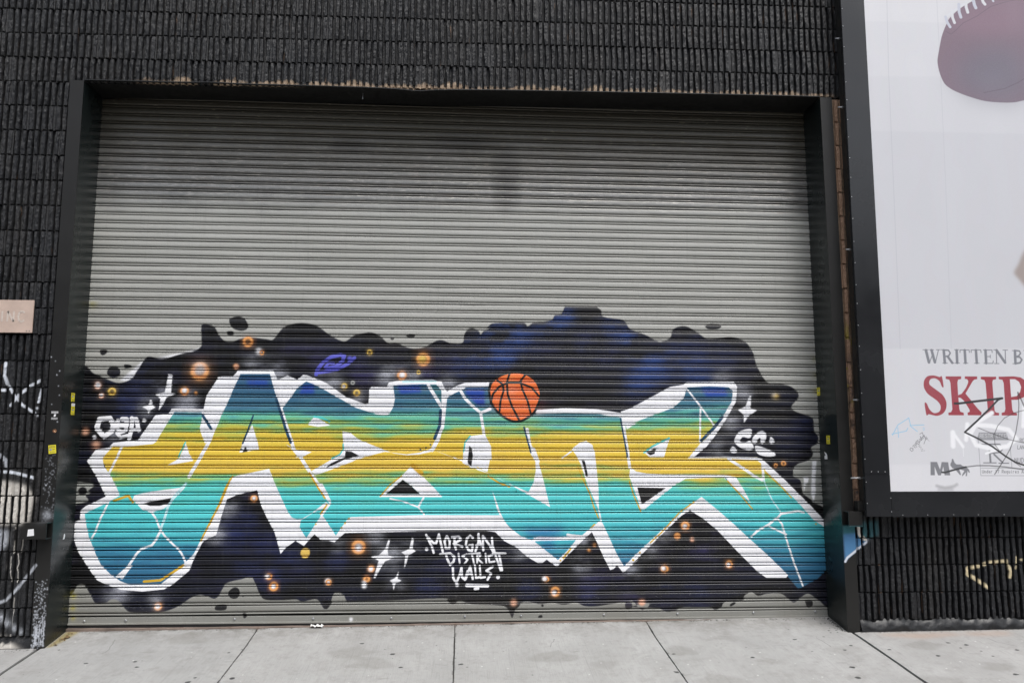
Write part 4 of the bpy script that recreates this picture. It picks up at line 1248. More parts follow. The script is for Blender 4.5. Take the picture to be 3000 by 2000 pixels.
GROUND_OPS="""C gum 3 0 -2263 -322 -2266 -314 -2275 -311 -2284 -310 -2290 -318 -2293 -326 -2283 -332 -2275 -336 -2264 -329
C gum 3 0 -2205 -426 -2212 -420 -2222 -416 -2231 -413 -2237 -422 -2237 -429 -2232 -434 -2221 -438 -2212 -433
C gum 3 0 -2588 -335 -2596 -326 -2601 -324 -2613 -326 -2618 -331 -2617 -339 -2612 -347 -2602 -342 -2595 -343
C gum 3 0 -2914 -57 -2917 -53 -2921 -46 -2929 -49 -2934 -54 -2932 -59 -2928 -61 -2921 -64 -2916 -61
C gum 3 0 -726 -48 -725 -38 -737 -39 -749 -38 -756 -45 -756 -52 -748 -58 -737 -61 -724 -54
C gum 3 0 -475 -280 -475 -269 -489 -266 -502 -265 -506 -273 -512 -283 -503 -295 -488 -295 -480 -292
C gum 3 0 -398 -537 -404 -527 -411 -524 -421 -524 -429 -533 -428 -541 -421 -548 -411 -546 -405 -543
C gum 3 0 13 -499 12 -491 2 -486 -7 -487 -17 -493 -21 -505 -6 -509 3 -510 17 -506
C gum 3 0 1541 -390 1537 -384 1526 -376 1518 -383 1511 -385 1513 -392 1518 -399 1526 -399 1538 -397
C gum 3 0 1475 -719 1470 -706 1458 -707 1446 -706 1437 -713 1442 -722 1445 -733 1458 -736 1469 -731
C gum 3 0 2081 -495 2081 -484 2069 -479 2059 -482 2056 -492 2047 -498 2058 -504 2069 -506 2082 -503
C gum 3 0 2540 -148 2533 -140 2524 -140 2516 -138 2507 -143 2507 -152 2514 -159 2524 -157 2531 -156
C gum 3 0 2809 -388 2803 -379 2795 -379 2785 -376 2783 -385 2780 -391 2784 -398 2795 -400 2802 -393
C gum 3 0 2897 -301 2896 -293 2885 -287 2876 -293 2867 -297 2871 -305 2874 -308 2885 -313 2891 -309
C gum 3 0 2706 -711 2702 -702 2689 -699 2678 -697 2666 -707 2665 -714 2678 -726 2691 -732 2703 -721
C gum 3 0 2654 -894 2651 -883 2642 -874 2630 -875 2614 -887 2618 -900 2626 -912 2643 -911 2650 -905
C gum 3 0 3136 -400 3137 -390 3125 -388 3115 -391 3109 -396 3112 -405 3117 -409 3124 -409 3137 -407
C gum 3 0 3656 -287 3648 -277 3642 -276 3629 -275 3624 -283 3626 -292 3630 -297 3640 -296 3653 -295
C gum 3 0 3677 -396 3674 -390 3667 -387 3660 -389 3657 -392 3657 -400 3660 -404 3668 -404 3674 -401
C gum 3 0 3763 -337 3762 -327 3751 -320 3741 -324 3733 -333 3729 -342 3739 -351 3750 -349 3764 -343
C gum 3 0 3422 -540 3422 -532 3410 -523 3401 -525 3392 -534 3389 -543 3397 -554 3410 -550 3417 -547
C gum 3 0 4069 -461 4062 -454 4053 -444 4044 -452 4033 -457 4037 -466 4043 -473 4053 -471 4061 -468
C gum 3 0 3746 -899 3734 -890 3726 -883 3714 -886 3708 -893 3703 -905 3714 -914 3726 -910 3740 -907
C gum 3 0 -1496 -664 -1499 -651 -1509 -645 -1522 -647 -1530 -657 -1531 -667 -1523 -680 -1510 -683 -1498 -675
C gum 3 0 -1767 -711 -1767 -700 -1779 -694 -1794 -701 -1803 -704 -1801 -717 -1794 -722 -1780 -726 -1770 -722
C gum 3 0 -1753 -638 -1753 -630 -1759 -628 -1766 -630 -1771 -633 -1772 -641 -1768 -647 -1760 -649 -1751 -642
C gum 3 0 -1666 -184 -1665 -178 -1672 -173 -1679 -174 -1683 -181 -1686 -187 -1678 -192 -1672 -190 -1665 -189
C gum 3 0 -551 -180 -552 -176 -556 -176 -561 -175 -564 -178 -562 -181 -560 -184 -557 -183 -553 -183
C gum 3 0 -177 -123 -180 -119 -184 -117 -187 -117 -189 -120 -189 -125 -187 -126 -184 -128 -180 -125
C gum 3 0 48 -557 48 -554 43 -552 38 -553 34 -554 33 -558 39 -562 43 -562 46 -562
C gum 3 0 491 -82 490 -78 487 -76 482 -78 480 -80 481 -83 483 -85 487 -85 490 -85
C gum 3 0 2101 -291 2097 -286 2094 -286 2091 -286 2089 -289 2088 -292 2090 -295 2094 -295 2100 -293
C gum 3 0 2778 -101 2776 -98 2770 -94 2767 -96 2760 -98 2761 -103 2766 -106 2771 -108 2776 -106
C gum 3 0 2567 64 2567 66 2563 67 2559 67 2555 65 2556 62 2559 58 2563 59 2567 60
C gum 3 0 2553 -401 2548 -398 2545 -394 2540 -395 2536 -398 2538 -402 2540 -404 2545 -405 2550 -404
C gum 3 0 707 -42 705 -39 702 -37 699 -37 697 -40 697 -43 698 -46 702 -45 704 -44
C gum 3 0 484 -722 481 -718 478 -716 474 -716 472 -720 471 -723 473 -725 478 -727 481 -725
C gum 3 0 1892 -251 1890 -248 1888 -247 1884 -247 1882 -249 1881 -252 1883 -253 1887 -253 1891 -253
C gum 3 0 3805 -569 3800 -564 3795 -560 3788 -560 3785 -566 3783 -571 3789 -576 3795 -574 3799 -573
C gum 3 0 3784 -466 3780 -461 3777 -461 3772 -458 3767 -463 3765 -467 3770 -471 3777 -475 3781 -471
D crumb*.8 2 4.3 -3485 -899
D crumb*.8 2 2.2 3756 -504
D crumb*.8 2 2.9 3091 -181
D gum*.8 2 2.6 3713 -270
D crumb*.8 2 2.8 -1975 -1379
D gum*.8 2 2.8 223 -1202
D crumb*.8 2 3.5 4377 -648
D gum*.8 2 3.9 -2789 -1412
D gum*.8 2 4.0 -3749 -1171
D gum*.8 2 4.0 306 -269
D crumb*.8 2 4.9 143 -551
D crumb*.8 2 3.6 2222 -552
D crumb*.8 2 3.1 2361 -1307
D gum*.8 2 2.7 1383 -114
D gum*.8 2 2.3 -867 -1052
D gum*.8 2 3.1 -3116 -1075
D crumb*.8 2 3.9 2019 -622
D gum*.8 2 1.8 -1717 -1152
D crumb*.8 2 3.3 -1944 -158
D crumb*.8 2 3.2 -3422 -254
D gum*.8 2 3.4 -2655 -665
D crumb*.8 2 2.6 1885 -879
D crumb*.8 2 2.8 -3281 -553
D crumb*.8 2 2.9 2554 -849
D gum*.8 2 3.2 -894 -303
D gum*.8 2 1.7 -3807 -358
D gum*.8 2 2.4 900 -1380
D gum*.8 2 3.2 -3880 -966
D gum*.8 2 3.8 -2276 -841
D gum*.8 2 2.2 2533 -237
D gum*.8 2 2.6 -2693 -262
D gum*.8 2 3.2 265 -154
D crumb*.8 2 2.3 1872 206
D crumb*.8 2 2.1 -3314 -677
D gum*.8 2 3.0 -1917 -427
D gum*.8 2 3.2 -3785 -450
D gum*.8 2 4.2 117 -1387
D gum*.8 2 3.9 2470 -194
D crumb*.8 2 4.7 -2483 -965
D gum*.8 2 3.9 1939 -204
D gum*.8 2 2.0 2329 -156
D crumb*.8 2 3.6 320 -598
D gum*.8 2 1.9 -1487 -1204
D gum*.8 2 4.0 495 -230
D crumb*.8 2 2.4 -1085 -690
D crumb*.8 2 3.2 -392 -126
D crumb*.8 2 5.0 1985 -814
D gum*.8 2 2.2 -3188 -851
D gum*.8 2 2.6 -2745 -937
D gum*.8 2 2.2 1595 -1432
D crumb*.8 2 4.4 2438 -1034
D gum*.8 2 3.0 -2152 -494
D gum*.8 2 1.7 -2304 138
D gum*.8 2 2.5 -2368 -291
D crumb*.8 2 3.0 1779 -1398
D crumb*.8 2 4.4 1366 -538
D crumb*.8 2 5.0 1572 -598
D gum*.8 2 2.5 1675 -622
D gum*.8 2 1.9 -2212 -1485
D gum*.8 2 1.6 -418 -246
D gum*.8 2 3.2 1506 -571
D crumb*.8 2 2.0 -1097 -873
D gum*.8 2 3.4 4591 -102
D crumb*.8 2 2.2 4308 -1266
D crumb*.8 2 2.4 -3083 -279
D crumb*.8 2 3.2 2331 -892
D crumb*.8 2 3.7 -3254 -776
D crumb*.8 2 2.1 3494 -679
D gum*.8 2 3.1 71 -644
D crumb*.8 2 2.7 -1446 -714
D crumb*.8 2 4.0 -2092 -1275
D crumb*.8 2 3.4 -1914 -254
D gum*.8 2 2.3 1097 -642
D gum*.8 2 3.0 4339 -11
D crumb*.8 2 4.3 -1589 -456
D gum*.8 2 3.9 -2236 -304
D gum*.8 2 3.2 4228 -757
D gum*.8 2 4.2 -3679 -328
D gum*.8 2 2.4 4890 -184
D gum*.8 2 4.0 4450 -604
D gum*.8 2 3.9 4660 -1367
D gum*.8 2 3.7 -1284 -1066
D gum*.8 2 2.5 -2960 -658
D crumb*.8 2 4.5 373 -1254
D gum*.8 2 3.0 -2614 -634
D crumb*.8 2 2.8 4673 -337
D gum*.8 2 2.3 3633 -260
D gum*.8 2 3.3 4061 -436
D gum*.8 2 1.6 -3709 19
D gum*.8 2 3.4 4201 -702
D gum*.8 2 2.8 -3688 -117
D gum*.8 2 3.3 703 -278
D gum*.8 2 1.8 -1636 -648
D crumb*.8 2 3.0 -3121 -675
D crumb*.8 2 3.1 -2326 -1450
D gum*.8 2 2.8 -3244 -681
D gum*.8 2 2.3 3569 -316
D gum*.8 2 4.0 -2398 -1461
D crumb*.8 2 4.9 974 -534
D gum*.8 2 2.6 -3361 -1315
D gum*.8 2 3.4 -3399 -1055
D gum*.8 2 1.7 2796 -75
D crumb*.8 2 4.9 3864 -268
D gum*.8 2 3.2 3778 -1384
D crumb*.8 2 3.0 2324 -619
D crumb*.8 2 4.2 4200 -1481
D gum*.8 2 3.5 2424 -169
D crumb*.8 2 4.7 -3373 -1064
D crumb*.8 2 2.3 -2998 -173
D crumb*.8 2 4.0 1696 -303
D crumb*.8 2 5.0 -3367 -679
D gum*.8 2 3.1 -1905 -1144
D crumb*.8 2 4.8 -290 -58
D gum*.8 2 1.9 685 -99
D crumb*.8 2 2.3 -2621 -886
D gum*.8 2 1.6 -3755 -1190
D gum*.8 2 3.7 3874 -1270
D crumb*.8 2 4.9 -3304 -685
D crumb*.8 2 3.7 3413 -676
D crumb*.8 2 4.9 -2297 -301
D gum*.8 2 1.9 2795 -582
D gum*.8 2 2.1 2314 -417
D gum*.8 2 2.3 -636 -920
D gum*.8 2 2.1 4870 -1324
D crumb*.8 2 4.1 -2127 -1205
D crumb*.8 2 4.8 3876 -386
D gum*.8 2 1.7 -1050 42
D crumb*.8 2 3.6 -1204 -867
D gum*.8 2 3.5 2760 -678
D crumb*.8 2 2.0 2919 -1031
D gum*.8 2 2.1 -380 -598
D gum*.8 2 3.9 -774 -800
D gum*.8 2 4.1 -1060 -1148
D gum*.8 2 4.1 -2929 -512
D crumb*.8 2 3.3 1912 -38
D gum*.8 2 2.8 2528 -199
D crumb*.8 2 4.3 -3813 -62
D gum*.8 2 1.7 759 -249
D crumb*.8 2 3.2 -1122 -878
D crumb*.8 2 2.1 -2583 190
D crumb*.8 2 3.8 1716 -404
D gum*.8 2 3.0 -3311 -745
D crumb*.8 2 4.9 2403 -867
D gum*.8 2 2.0 -1485 -1227
D crumb*.8 2 3.8 -2861 -688
D crumb*.8 2 2.2 -1234 -1336
D gum*.8 2 1.6 4590 -927
D crumb*.8 2 3.1 -1266 -1175
D gum*.8 2 3.4 3299 -232
D gum*.8 2 2.4 -714 -161
D crumb*.8 2 2.5 -688 -1147
D crumb*.8 2 4.5 -494 -1303
D gum*.8 2 1.9 720 -184
D gum*.8 2 3.7 1427 -320
D crumb*.8 2 3.7 3547 -990
D gum*.8 2 2.6 -1020 -618
D gum*.8 2 2.5 -973 -167
D gum*.8 2 2.2 -2953 -574
D crumb*.8 2 4.3 -146 -408
D gum*.8 2 1.6 -2064 -297
D gum*.8 2 1.6 -1861 -1446
D gum*.8 2 1.9 3138 -170
D gum*.8 2 1.7 4107 -292
D crumb*.8 2 3.3 -631 -915
D crumb*.8 2 4.4 1482 -89
D gum*.8 2 3.8 -2982 -692
D crumb*.8 2 4.7 3322 -769
D gum*.8 2 3.4 451 -1077
D crumb*.8 2 3.3 -732 -783
D crumb*.8 2 4.4 -2663 -616
D gum*.8 2 1.7 -2003 -874
D gum*.8 2 3.1 2486 -127
D crumb*.8 2 3.7 -1460 -606
D gum*.8 2 2.7 2160 -1207
D crumb*.8 2 3.8 3435 -1121
D gum*.8 2 4.1 -1384 -85
D gum*.8 2 1.6 -1570 -102
D gum*.8 2 3.8 -485 -364
D gum*.8 2 4.1 -2422 -869
D gum*.8 2 3.0 -97 -976
D gum*.8 2 3.8 4760 -1142
D crumb*.8 2 4.4 3493 -656
D crumb*.8 2 4.2 20 -247
D crumb*.8 2 2.4 -2204 -1035
D crumb*.8 2 4.3 1751 -529
D crumb*.8 2 4.7 3938 -738
D gum*.8 2 3.4 -541 -1018
D crumb*.8 2 4.6 3602 -706
D gum*.8 2 2.4 2778 -618
D gum*.8 2 3.8 -3486 -32
D gum*.8 2 3.8 4580 -430
D gum*.8 2 1.8 -1 -1409
D crumb*.8 2 2.0 -289 -862
D gum*.8 2 2.9 -2841 -481
D gum*.8 2 3.1 -3892 -810
D gum*.8 2 2.4 1557 -679
D gum*.8 2 3.6 325 -244
D gum*.8 2 2.0 -1549 -995
D crumb*.8 2 4.9 1145 -1201
D gum*.8 2 3.8 1854 -1091
D gum*.8 2 3.2 2522 -146
D crumb*.8 2 4.8 2677 -473
D gum*.8 2 4.0 -722 -1214
D gum*.8 2 2.8 -3828 -626
D crumb*.8 2 4.8 -2203 -865
D gum*.8 2 2.2 -535 -1133
D crumb*.8 2 2.6 4219 -283
D crumb*.8 2 3.0 -618 -670
D crumb*.8 2 3.6 1365 -656
D crumb*.8 2 5.0 1054 -163
D gum*.8 2 4.1 -1234 -1486
D crumb*.8 2 2.5 3369 -790
D gum*.8 2 2.8 3026 -406
D crumb*.8 2 2.8 -2708 -895
D gum*.8 2 1.6 2317 -799
D gum*.8 2 3.1 -2348 -1021
D gum*.8 2 3.3 -3426 -990
D crumb*.8 2 2.5 234 -411
D gum*.8 2 2.0 -183 -1061
D gum*.8 2 2.1 -1703 -819
D crumb*.8 2 3.2 -877 -1306
D crumb*.8 2 2.1 4537 -12
D gum*.8 2 1.8 -512 -1430
D crumb*.8 2 4.2 4390 -1132
D gum*.8 2 2.9 -395 -115
D crumb*.8 2 4.5 -3690 -948
D gum*.8 2 1.9 -3389 -1447
D gum*.8 2 3.6 1896 -1057
D gum*.8 2 1.9 -3559 -870
D crumb*.8 2 2.4 -793 -536
D crumb*.8 2 3.1 -1500 -1012
D gum*.8 2 3.0 4585 -280
D gum*.8 2 1.7 -387 -808
D crumb*.8 2 4.1 860 -733
D gum*.8 2 1.7 -1392 -335
D gum*.8 2 3.8 -973 -826
D gum*.8 2 2.2 134 -6
D gum*.8 2 3.8 -162 -215
D crumb*.8 2 2.1 3348 74
D gum*.8 2 2.4 3049 -493
D gum*.8 2 1.5 1774 -338
D gum*.8 2 2.7 2292 -170
D gum*.8 2 2.4 -1501 -772
D gum*.8 2 1.9 1059 -361
D crumb*.8 2 4.7 -1309 -771
D gum*.8 2 3.9 1797 -576
D gum*.8 2 1.8 769 -1392
D crumb*.8 2 2.1 2018 -440
D gum*.8 2 2.7 -3421 -502
D gum*.8 2 2.1 -283 -143
D crumb*.8 2 2.8 1331 -74
D crumb*.8 2 2.8 681 -664
D crumb*.8 2 3.3 3869 -969
D gum*.8 2 2.6 1997 -1310
D crumb*.8 2 4.7 -2878 93
D crumb*.8 2 2.7 -908 -1326
D crumb*.8 2 5.0 2157 -399
D gum*.8 2 1.8 2579 -356
D crumb*.8 2 2.8 -2588 -379
D gum*.8 2 3.0 1016 -1324
S drk*.35 10 6.2 4229 -690 4283 -694
S drk*.35 10 6.2 -3187 -565 -3121 -574
S drk*.35 10 3.6 1097 -109 1137 -109
S drk*.35 10 7.5 -3166 -735 -3125 -738
S drk*.35 10 5.3 1355 115 1385 109
S drk*.35 10 4.0 3960 -123 4048 -124
S drk*.35 10 4.3 2199 42 2230 48
S drk*.35 10 8.2 4352 149 4380 148
S drk*.35 10 8.7 4566 -1103 4628 -1118
S drk*.35 10 4.8 -497 -902 -448 -903
S drk*.35 10 6.4 3425 59 3447 55
S drk*.35 10 4.9 1364 -993 1393 -1000
S drk*.35 10 4.3 -1198 -1178 -1123 -1183
S drk*.35 10 5.2 -3515 -681 -3449 -689
S drk*.35 10 4.9 4528 -166 4551 -163
S drk*.35 10 6.7 443 53 463 57
S drk*.35 10 5.1 4211 -249 4241 -245
S drk*.35 10 8.8 -3524 -840 -3465 -830
S drk*.35 10 6.0 -3615 -562 -3594 -561
S drk*.35 10 8.1 -3357 -395 -3302 -386
S drk*.35 10 7.6 1500 -777 1554 -767
S drk*.35 10 8.3 2618 -629 2683 -629
S drk*.35 10 3.1 -2363 192 -2334 186
S drk*.35 10 7.2 -2310 -145 -2228 -136
S drk*.35 10 5.0 694 -992 770 -982
S drk*.35 10 6.3 -176 -497 -104 -513
S drk*.35 10 4.6 -3703 -908 -3630 -914
S drk*.35 10 7.0 3699 -1188 3788 -1206
S drk*.35 10 5.3 2674 114 2749 104
S drk*.35 10 5.1 2964 -123 2993 -130
S drk*.35 10 8.2 798 82 820 80
S drk*.35 10 3.9 2321 -267 2405 -271
S drk*.35 10 8.0 1586 60 1641 46
S drk*.35 10 3.4 -1148 -618 -1084 -603
S drk*.35 10 5.8 825 -305 848 -302
S drk*.35 10 8.3 212 -981 236 -976
S drk*.35 10 8.4 -1648 -359 -1576 -343
S drk*.35 10 3.5 2146 -316 2218 -314
S drk*.35 10 7.3 -1916 -739 -1884 -746
S drk*.35 10 8.5 -539 -728 -489 -723
S drk*.35 10 4.5 -1557 -187 -1471 -178
S drk*.35 10 4.0 4540 -757 4581 -767
S drk*.35 10 6.5 767 -1255 853 -1270
S drk*.35 10 7.3 1314 -423 1354 -419
S drk*.35 10 7.2 3663 -509 3734 -522
S drk*.35 10 4.2 4145 -1188 4171 -1186
S soot*0.49 8 7.9 -3092 300 -3090 214
S soot*0.19 8 3.2 -3093 158 -3089 73
S soot*0.40 8 4.8 -3088 69 -3084 -3
S soot*0.47 8 7.6 -3093 -8 -3086 -74
S soot*0.43 8 3.2 -3090 -110 -3095 -171
S soot*0.45 8 6.5 -3090 -227 -3088 -309
S soot*0.53 8 7.1 -3095 -350 -3089 -374
S soot*0.21 8 7.4 -3091 -412 -3090 -439
S soot*0.27 8 5.0 -3092 -479 -3093 -547
S soot*0.44 8 6.8 -3088 -599 -3084 -655
S soot*0.33 8 3.7 -3086 -691 -3087 -750
S soot*0.19 8 4.2 -3091 -756 -3093 -825
S soot*0.53 8 6.8 -3094 -839 -3090 -906
S soot*0.25 8 5.2 -3094 -909 -3094 -991
S soot*0.50 8 4.4 -3087 -1021 -3091 -1053
S soot*0.42 8 5.9 -3094 -1077 -3088 -1102
S soot*0.46 8 4.9 -3087 -1136 -3093 -1181
S soot*0.43 8 5.6 -3093 -1185 -3095 -1265
S soot*0.17 8 6.3 -3089 -1315 -3095 -1341
S soot*0.25 8 6.6 -3095 -1349 -3087 -1426
S soot*0.42 8 5.1 -3090 -1443 -3085 -1510
D gum*.8 3 4.5 -3078 -244
D gum*.8 3 4.7 -3093 -197
D gum*.8 3 3.4 -3097 -477
D gum*.8 3 5.6 -3095 -193
D gum*.8 3 4.3 -3077 121
S soot*0.55 8 7.3 -1594 300 -1590 233
S soot*0.44 8 3.0 -1592 214 -1590 143
S soot*0.23 8 4.4 -1584 103 -1593 17
S soot*0.41 8 3.8 -1588 12 -1585 -59
S soot*0.53 8 7.0 -1588 -96 -1587 -178
S soot*0.20 8 6.8 -1592 -229 -1594 -277
S soot*0.25 8 5.1 -1592 -303 -1592 -347
S soot*0.34 8 4.1 -1585 -406 -1587 -434
S soot*0.35 8 3.1 -1588 -460 -1588 -540
S soot*0.53 8 4.9 -1590 -586 -1591 -616
S soot*0.46 8 7.8 -1590 -675 -1590 -713
S soot*0.41 8 6.7 -1585 -721 -1584 -787
S soot*0.47 8 3.7 -1591 -826 -1591 -898
S soot*0.20 8 7.5 -1587 -943 -1589 -1030
S soot*0.53 8 5.2 -1589 -1038 -1585 -1098
S soot*0.23 8 7.3 -1590 -1134 -1588 -1199
S soot*0.26 8 5.7 -1592 -1207 -1589 -1253
S soot*0.29 8 4.3 -1595 -1268 -1587 -1331
S soot*0.18 8 7.3 -1592 -1356 -1589 -1385
S soot*0.35 8 5.1 -1595 -1414 -1592 -1493
D gum*.8 3 6.7 -1599 -987
D gum*.8 3 5.4 -1578 -1157
D gum*.8 3 6.5 -1603 -943
D gum*.8 3 4.3 -1578 -613
D gum*.8 3 6.3 -1602 -109
S soot*0.53 8 7.5 -52 300 -51 253
S soot*0.22 8 3.5 -48 198 -57 171
S soot*0.50 8 6.0 -47 131 -47 61
S soot*0.32 8 6.4 -50 31 -47 -53
S soot*0.22 8 5.9 -47 -99 -50 -183
S soot*0.36 8 7.6 -50 -238 -54 -262
S soot*0.37 8 3.2 -51 -318 -52 -391
S soot*0.44 8 5.4 -56 -434 -56 -495
S soot*0.33 8 6.7 -50 -506 -46 -590
S soot*0.52 8 7.6 -54 -609 -55 -668
S soot*0.29 8 4.5 -48 -684 -47 -767
S soot*0.45 8 5.3 -47 -783 -57 -813
S soot*0.42 8 7.1 -52 -847 -57 -914
S soot*0.45 8 7.4 -51 -935 -55 -1003
S soot*0.32 8 3.1 -55 -1010 -53 -1096
S soot*0.36 8 6.4 -46 -1132 -55 -1155
S soot*0.43 8 4.9 -49 -1193 -49 -1245
S soot*0.43 8 3.7 -47 -1279 -54 -1324
S soot*0.39 8 5.9 -50 -1346 -52 -1382
S soot*0.20 8 4.7 -53 -1428 -56 -1506
D gum*.8 3 3.5 -52 153
D gum*.8 3 6.5 -44 -372
D gum*.8 3 3.7 -43 -179
D gum*.8 3 6.0 -60 53
D gum*.8 3 3.5 -48 -458
S soot*0.25 8 7.4 1481 300 1482 249
S soot*0.29 8 7.8 1488 220 1482 139
S soot*0.54 8 6.7 1486 117 1484 80
S soot*0.26 8 4.0 1485 29 1488 -44
S soot*0.31 8 5.0 1483 -76 1488 -96
S soot*0.35 8 5.6 1482 -135 1488 -163
S soot*0.29 8 7.1 1483 -173 1482 -211
S soot*0.15 8 4.1 1477 -259 1477 -297
S soot*0.31 8 6.3 1487 -305 1486 -382
S soot*0.53 8 3.6 1481 -432 1480 -457
S soot*0.31 8 5.7 1481 -495 1484 -554
S soot*0.17 8 7.5 1479 -583 1487 -610
S soot*0.37 8 4.1 1477 -647 1477 -701
S soot*0.39 8 4.9 1481 -742 1485 -816
S soot*0.20 8 5.8 1478 -861 1485 -908
S soot*0.19 8 7.9 1478 -931 1484 -982
S soot*0.32 8 7.6 1482 -1002 1487 -1034
S soot*0.15 8 5.1 1482 -1073 1480 -1135
S soot*0.31 8 4.7 1479 -1170 1477 -1239
S soot*0.22 8 7.4 1482 -1270 1488 -1294
S soot*0.41 8 3.4 1478 -1341 1477 -1362
S soot*0.34 8 5.2 1488 -1364 1481 -1443
S soot*0.37 8 7.2 1488 -1489 1484 -1553
D gum*.8 3 3.7 1496 139
D gum*.8 3 7.0 1493 -364
D gum*.8 3 7.0 1472 -453
D gum*.8 3 6.6 1490 -749
D gum*.8 3 5.6 1490 -767
S soot*0.21 8 6.4 3040 300 3047 278
S soot*0.24 8 6.7 3042 257 3042 210
S soot*0.39 8 7.5 3046 179 3039 131
S soot*0.25 8 7.9 3049 119 3043 86
S soot*0.38 8 4.9 3046 62 3042 5
S soot*0.38 8 7.7 3041 -18 3041 -86
S soot*0.42 8 4.1 3048 -101 3042 -146
S soot*0.25 8 3.1 3040 -195 3040 -252
S soot*0.25 8 5.9 3046 -254 3043 -314
S soot*0.33 8 4.9 3042 -338 3040 -391
S soot*0.42 8 3.3 3045 -445 3050 -502
S soot*0.38 8 4.5 3048 -538 3047 -622
S soot*0.24 8 6.7 3045 -643 3042 -702
S soot*0.55 8 7.3 3050 -726 3043 -759
S soot*0.32 8 3.2 3042 -801 3049 -853
S soot*0.34 8 5.0 3050 -854 3045 -933
S soot*0.45 8 6.6 3045 -938 3040 -972
S soot*0.20 8 7.9 3048 -986 3047 -1063
S soot*0.26 8 7.3 3047 -1123 3049 -1199
S soot*0.45 8 5.0 3039 -1219 3042 -1272
S soot*0.48 8 3.0 3049 -1278 3040 -1339
S soot*0.25 8 8.0 3039 -1352 3045 -1423
S soot*0.45 8 3.2 3048 -1428 3042 -1515
D gum*.8 3 6.6 3037 95
D gum*.8 3 3.0 3053 -1204
D gum*.8 3 4.8 3042 -1276
D gum*.8 3 4.9 3054 -392
D gum*.8 3 4.2 3058 162
C stain*0.18 30 0 -1301 169 -1291 199 -1392 216 -1468 235 -1522 187 -1489 156 -1468 126 -1381 110 -1298 136
C stain*0.22 30 0 1066 -577 1095 -542 1006 -492 920 -523 889 -546 921 -606 922 -622 1005 -630 1039 -624
C stain*0.21 30 0 44 -1049 41 -1021 2 -997 -56 -1016 -63 -1040 -72 -1061 -66 -1077 -1 -1103 58 -1071
C stain*0.24 30 0 -482 -448 -549 -366 -601 -338 -745 -328 -721 -419 -818 -499 -721 -528 -602 -559 -460 -525
C stain*0.24 30 0 2245 -577 2305 -552 2205 -536 2133 -530 2064 -549 2104 -602 2153 -632 2196 -626 2273 -615
C stain*0.25 30 0 -594 -225 -689 -185 -748 -97 -833 -141 -970 -202 -960 -250 -884 -341 -735 -337 -701 -291
C stain*0.23 30 0 20 -1208 2 -1131 -103 -1149 -170 -1149 -207 -1178 -241 -1226 -193 -1273 -89 -1288 15 -1285
C stain*0.29 30 0 3799 175 3749 220 3657 216 3617 227 3549 204 3568 154 3576 113 3667 138 3733 137
C stain*0.17 30 0 -2832 -476 -2858 -436 -2913 -451 -2954 -439 -2984 -458 -3009 -489 -2974 -505 -2915 -519 -2848 -496
C stain*0.13 30 0 -3628 -880 -3663 -822 -3779 -800 -3874 -826 -3929 -843 -3914 -901 -3892 -959 -3776 -984 -3728 -909
C stain*0.14 30 0 2703 -880 2637 -849 2586 -831 2509 -823 2510 -855 2438 -893 2533 -915 2586 -916 2656 -933
C stain*0.17 30 0 -343 74 -326 108 -396 139 -476 118 -506 102 -496 56 -442 25 -389 25 -291 16
C stain*0.30 30 0 834 -389 743 -334 701 -275 558 -325 548 -341 463 -430 539 -488 689 -494 814 -473
C stain*0.19 30 0 2948 -374 2853 -291 2816 -305 2719 -297 2663 -350 2657 -395 2725 -466 2796 -482 2860 -437
C stain*0.19 30 0 -2960 -717 -3020 -694 -3094 -647 -3135 -652 -3239 -689 -3182 -744 -3148 -782 -3092 -752 -3058 -742
C stain*0.21 30 0 3311 -981 3353 -942 3204 -905 3084 -881 2999 -954 3024 -1001 3128 -1027 3224 -1116 3293 -1066
C stain*0.12 30 0 -1860 -518 -1816 -490 -1917 -459 -1993 -479 -2084 -487 -2041 -541 -1981 -594 -1915 -564 -1834 -566
C stain*0.16 30 0 2126 -82 2104 -42 2036 27 1965 -34 1922 -61 1821 -110 1964 -126 2044 -160 2083 -151
C stain*0.29 30 0 3603 -316 3509 -266 3480 -217 3383 -261 3281 -300 3286 -339 3369 -410 3467 -417 3524 -357
C stain*0.25 30 0 1696 -338 1681 -289 1598 -220 1515 -266 1493 -299 1476 -357 1540 -430 1602 -421 1706 -412
C stain*0.19 30 0 4512 -1183 4355 -1128 4311 -1086 4157 -1111 4147 -1135 4148 -1232 4174 -1254 4314 -1321 4402 -1259
C stain*0.22 30 0 1875 -861 1802 -826 1776 -806 1669 -756 1607 -840 1539 -880 1673 -963 1764 -938 1858 -919
C stain*0.13 30 0 4448 -699 4425 -667 4358 -626 4278 -663 4213 -674 4223 -732 4284 -734 4355 -766 4397 -750
C stain*0.26 30 0 -1653 -949 -1682 -913 -1702 -885 -1742 -908 -1784 -931 -1803 -961 -1765 -997 -1699 -983 -1636 -966
C stain*0.28 30 0 3825 -753 3792 -713 3724 -698 3623 -670 3643 -732 3563 -774 3635 -834 3712 -835 3813 -783
C stain*0.26 30 0 -1926 125 -1964 204 -2056 236 -2165 216 -2258 175 -2191 81 -2163 14 -2053 13 -1897 40
S soot*.7 2 1.6 -2600 120 -2596 76 -2584 43 -2581 -14 -2565 -56 -2565 -96 -2566 -123 -2577 -154
S soot*.7 2 1.6 2700 -120 2703 -150 2716 -187 2717 -208 2717 -237 2726 -291 2724 -316
S soot*.7 2 1.6 4000 -200 4009 -250 4016 -287 4042 -308 4068 -348 4100 -393
S soot*.7 2 1.6 700 -40 691 -94 671 -114 663 -166 656 -203
D soot*.6 8 7.9 167 287
D soot*.6 8 9.2 -1650 281
D soot*.6 8 5.6 2721 285
D soot*.6 8 11.8 -2343 281
D soot*.6 8 8.4 -619 286
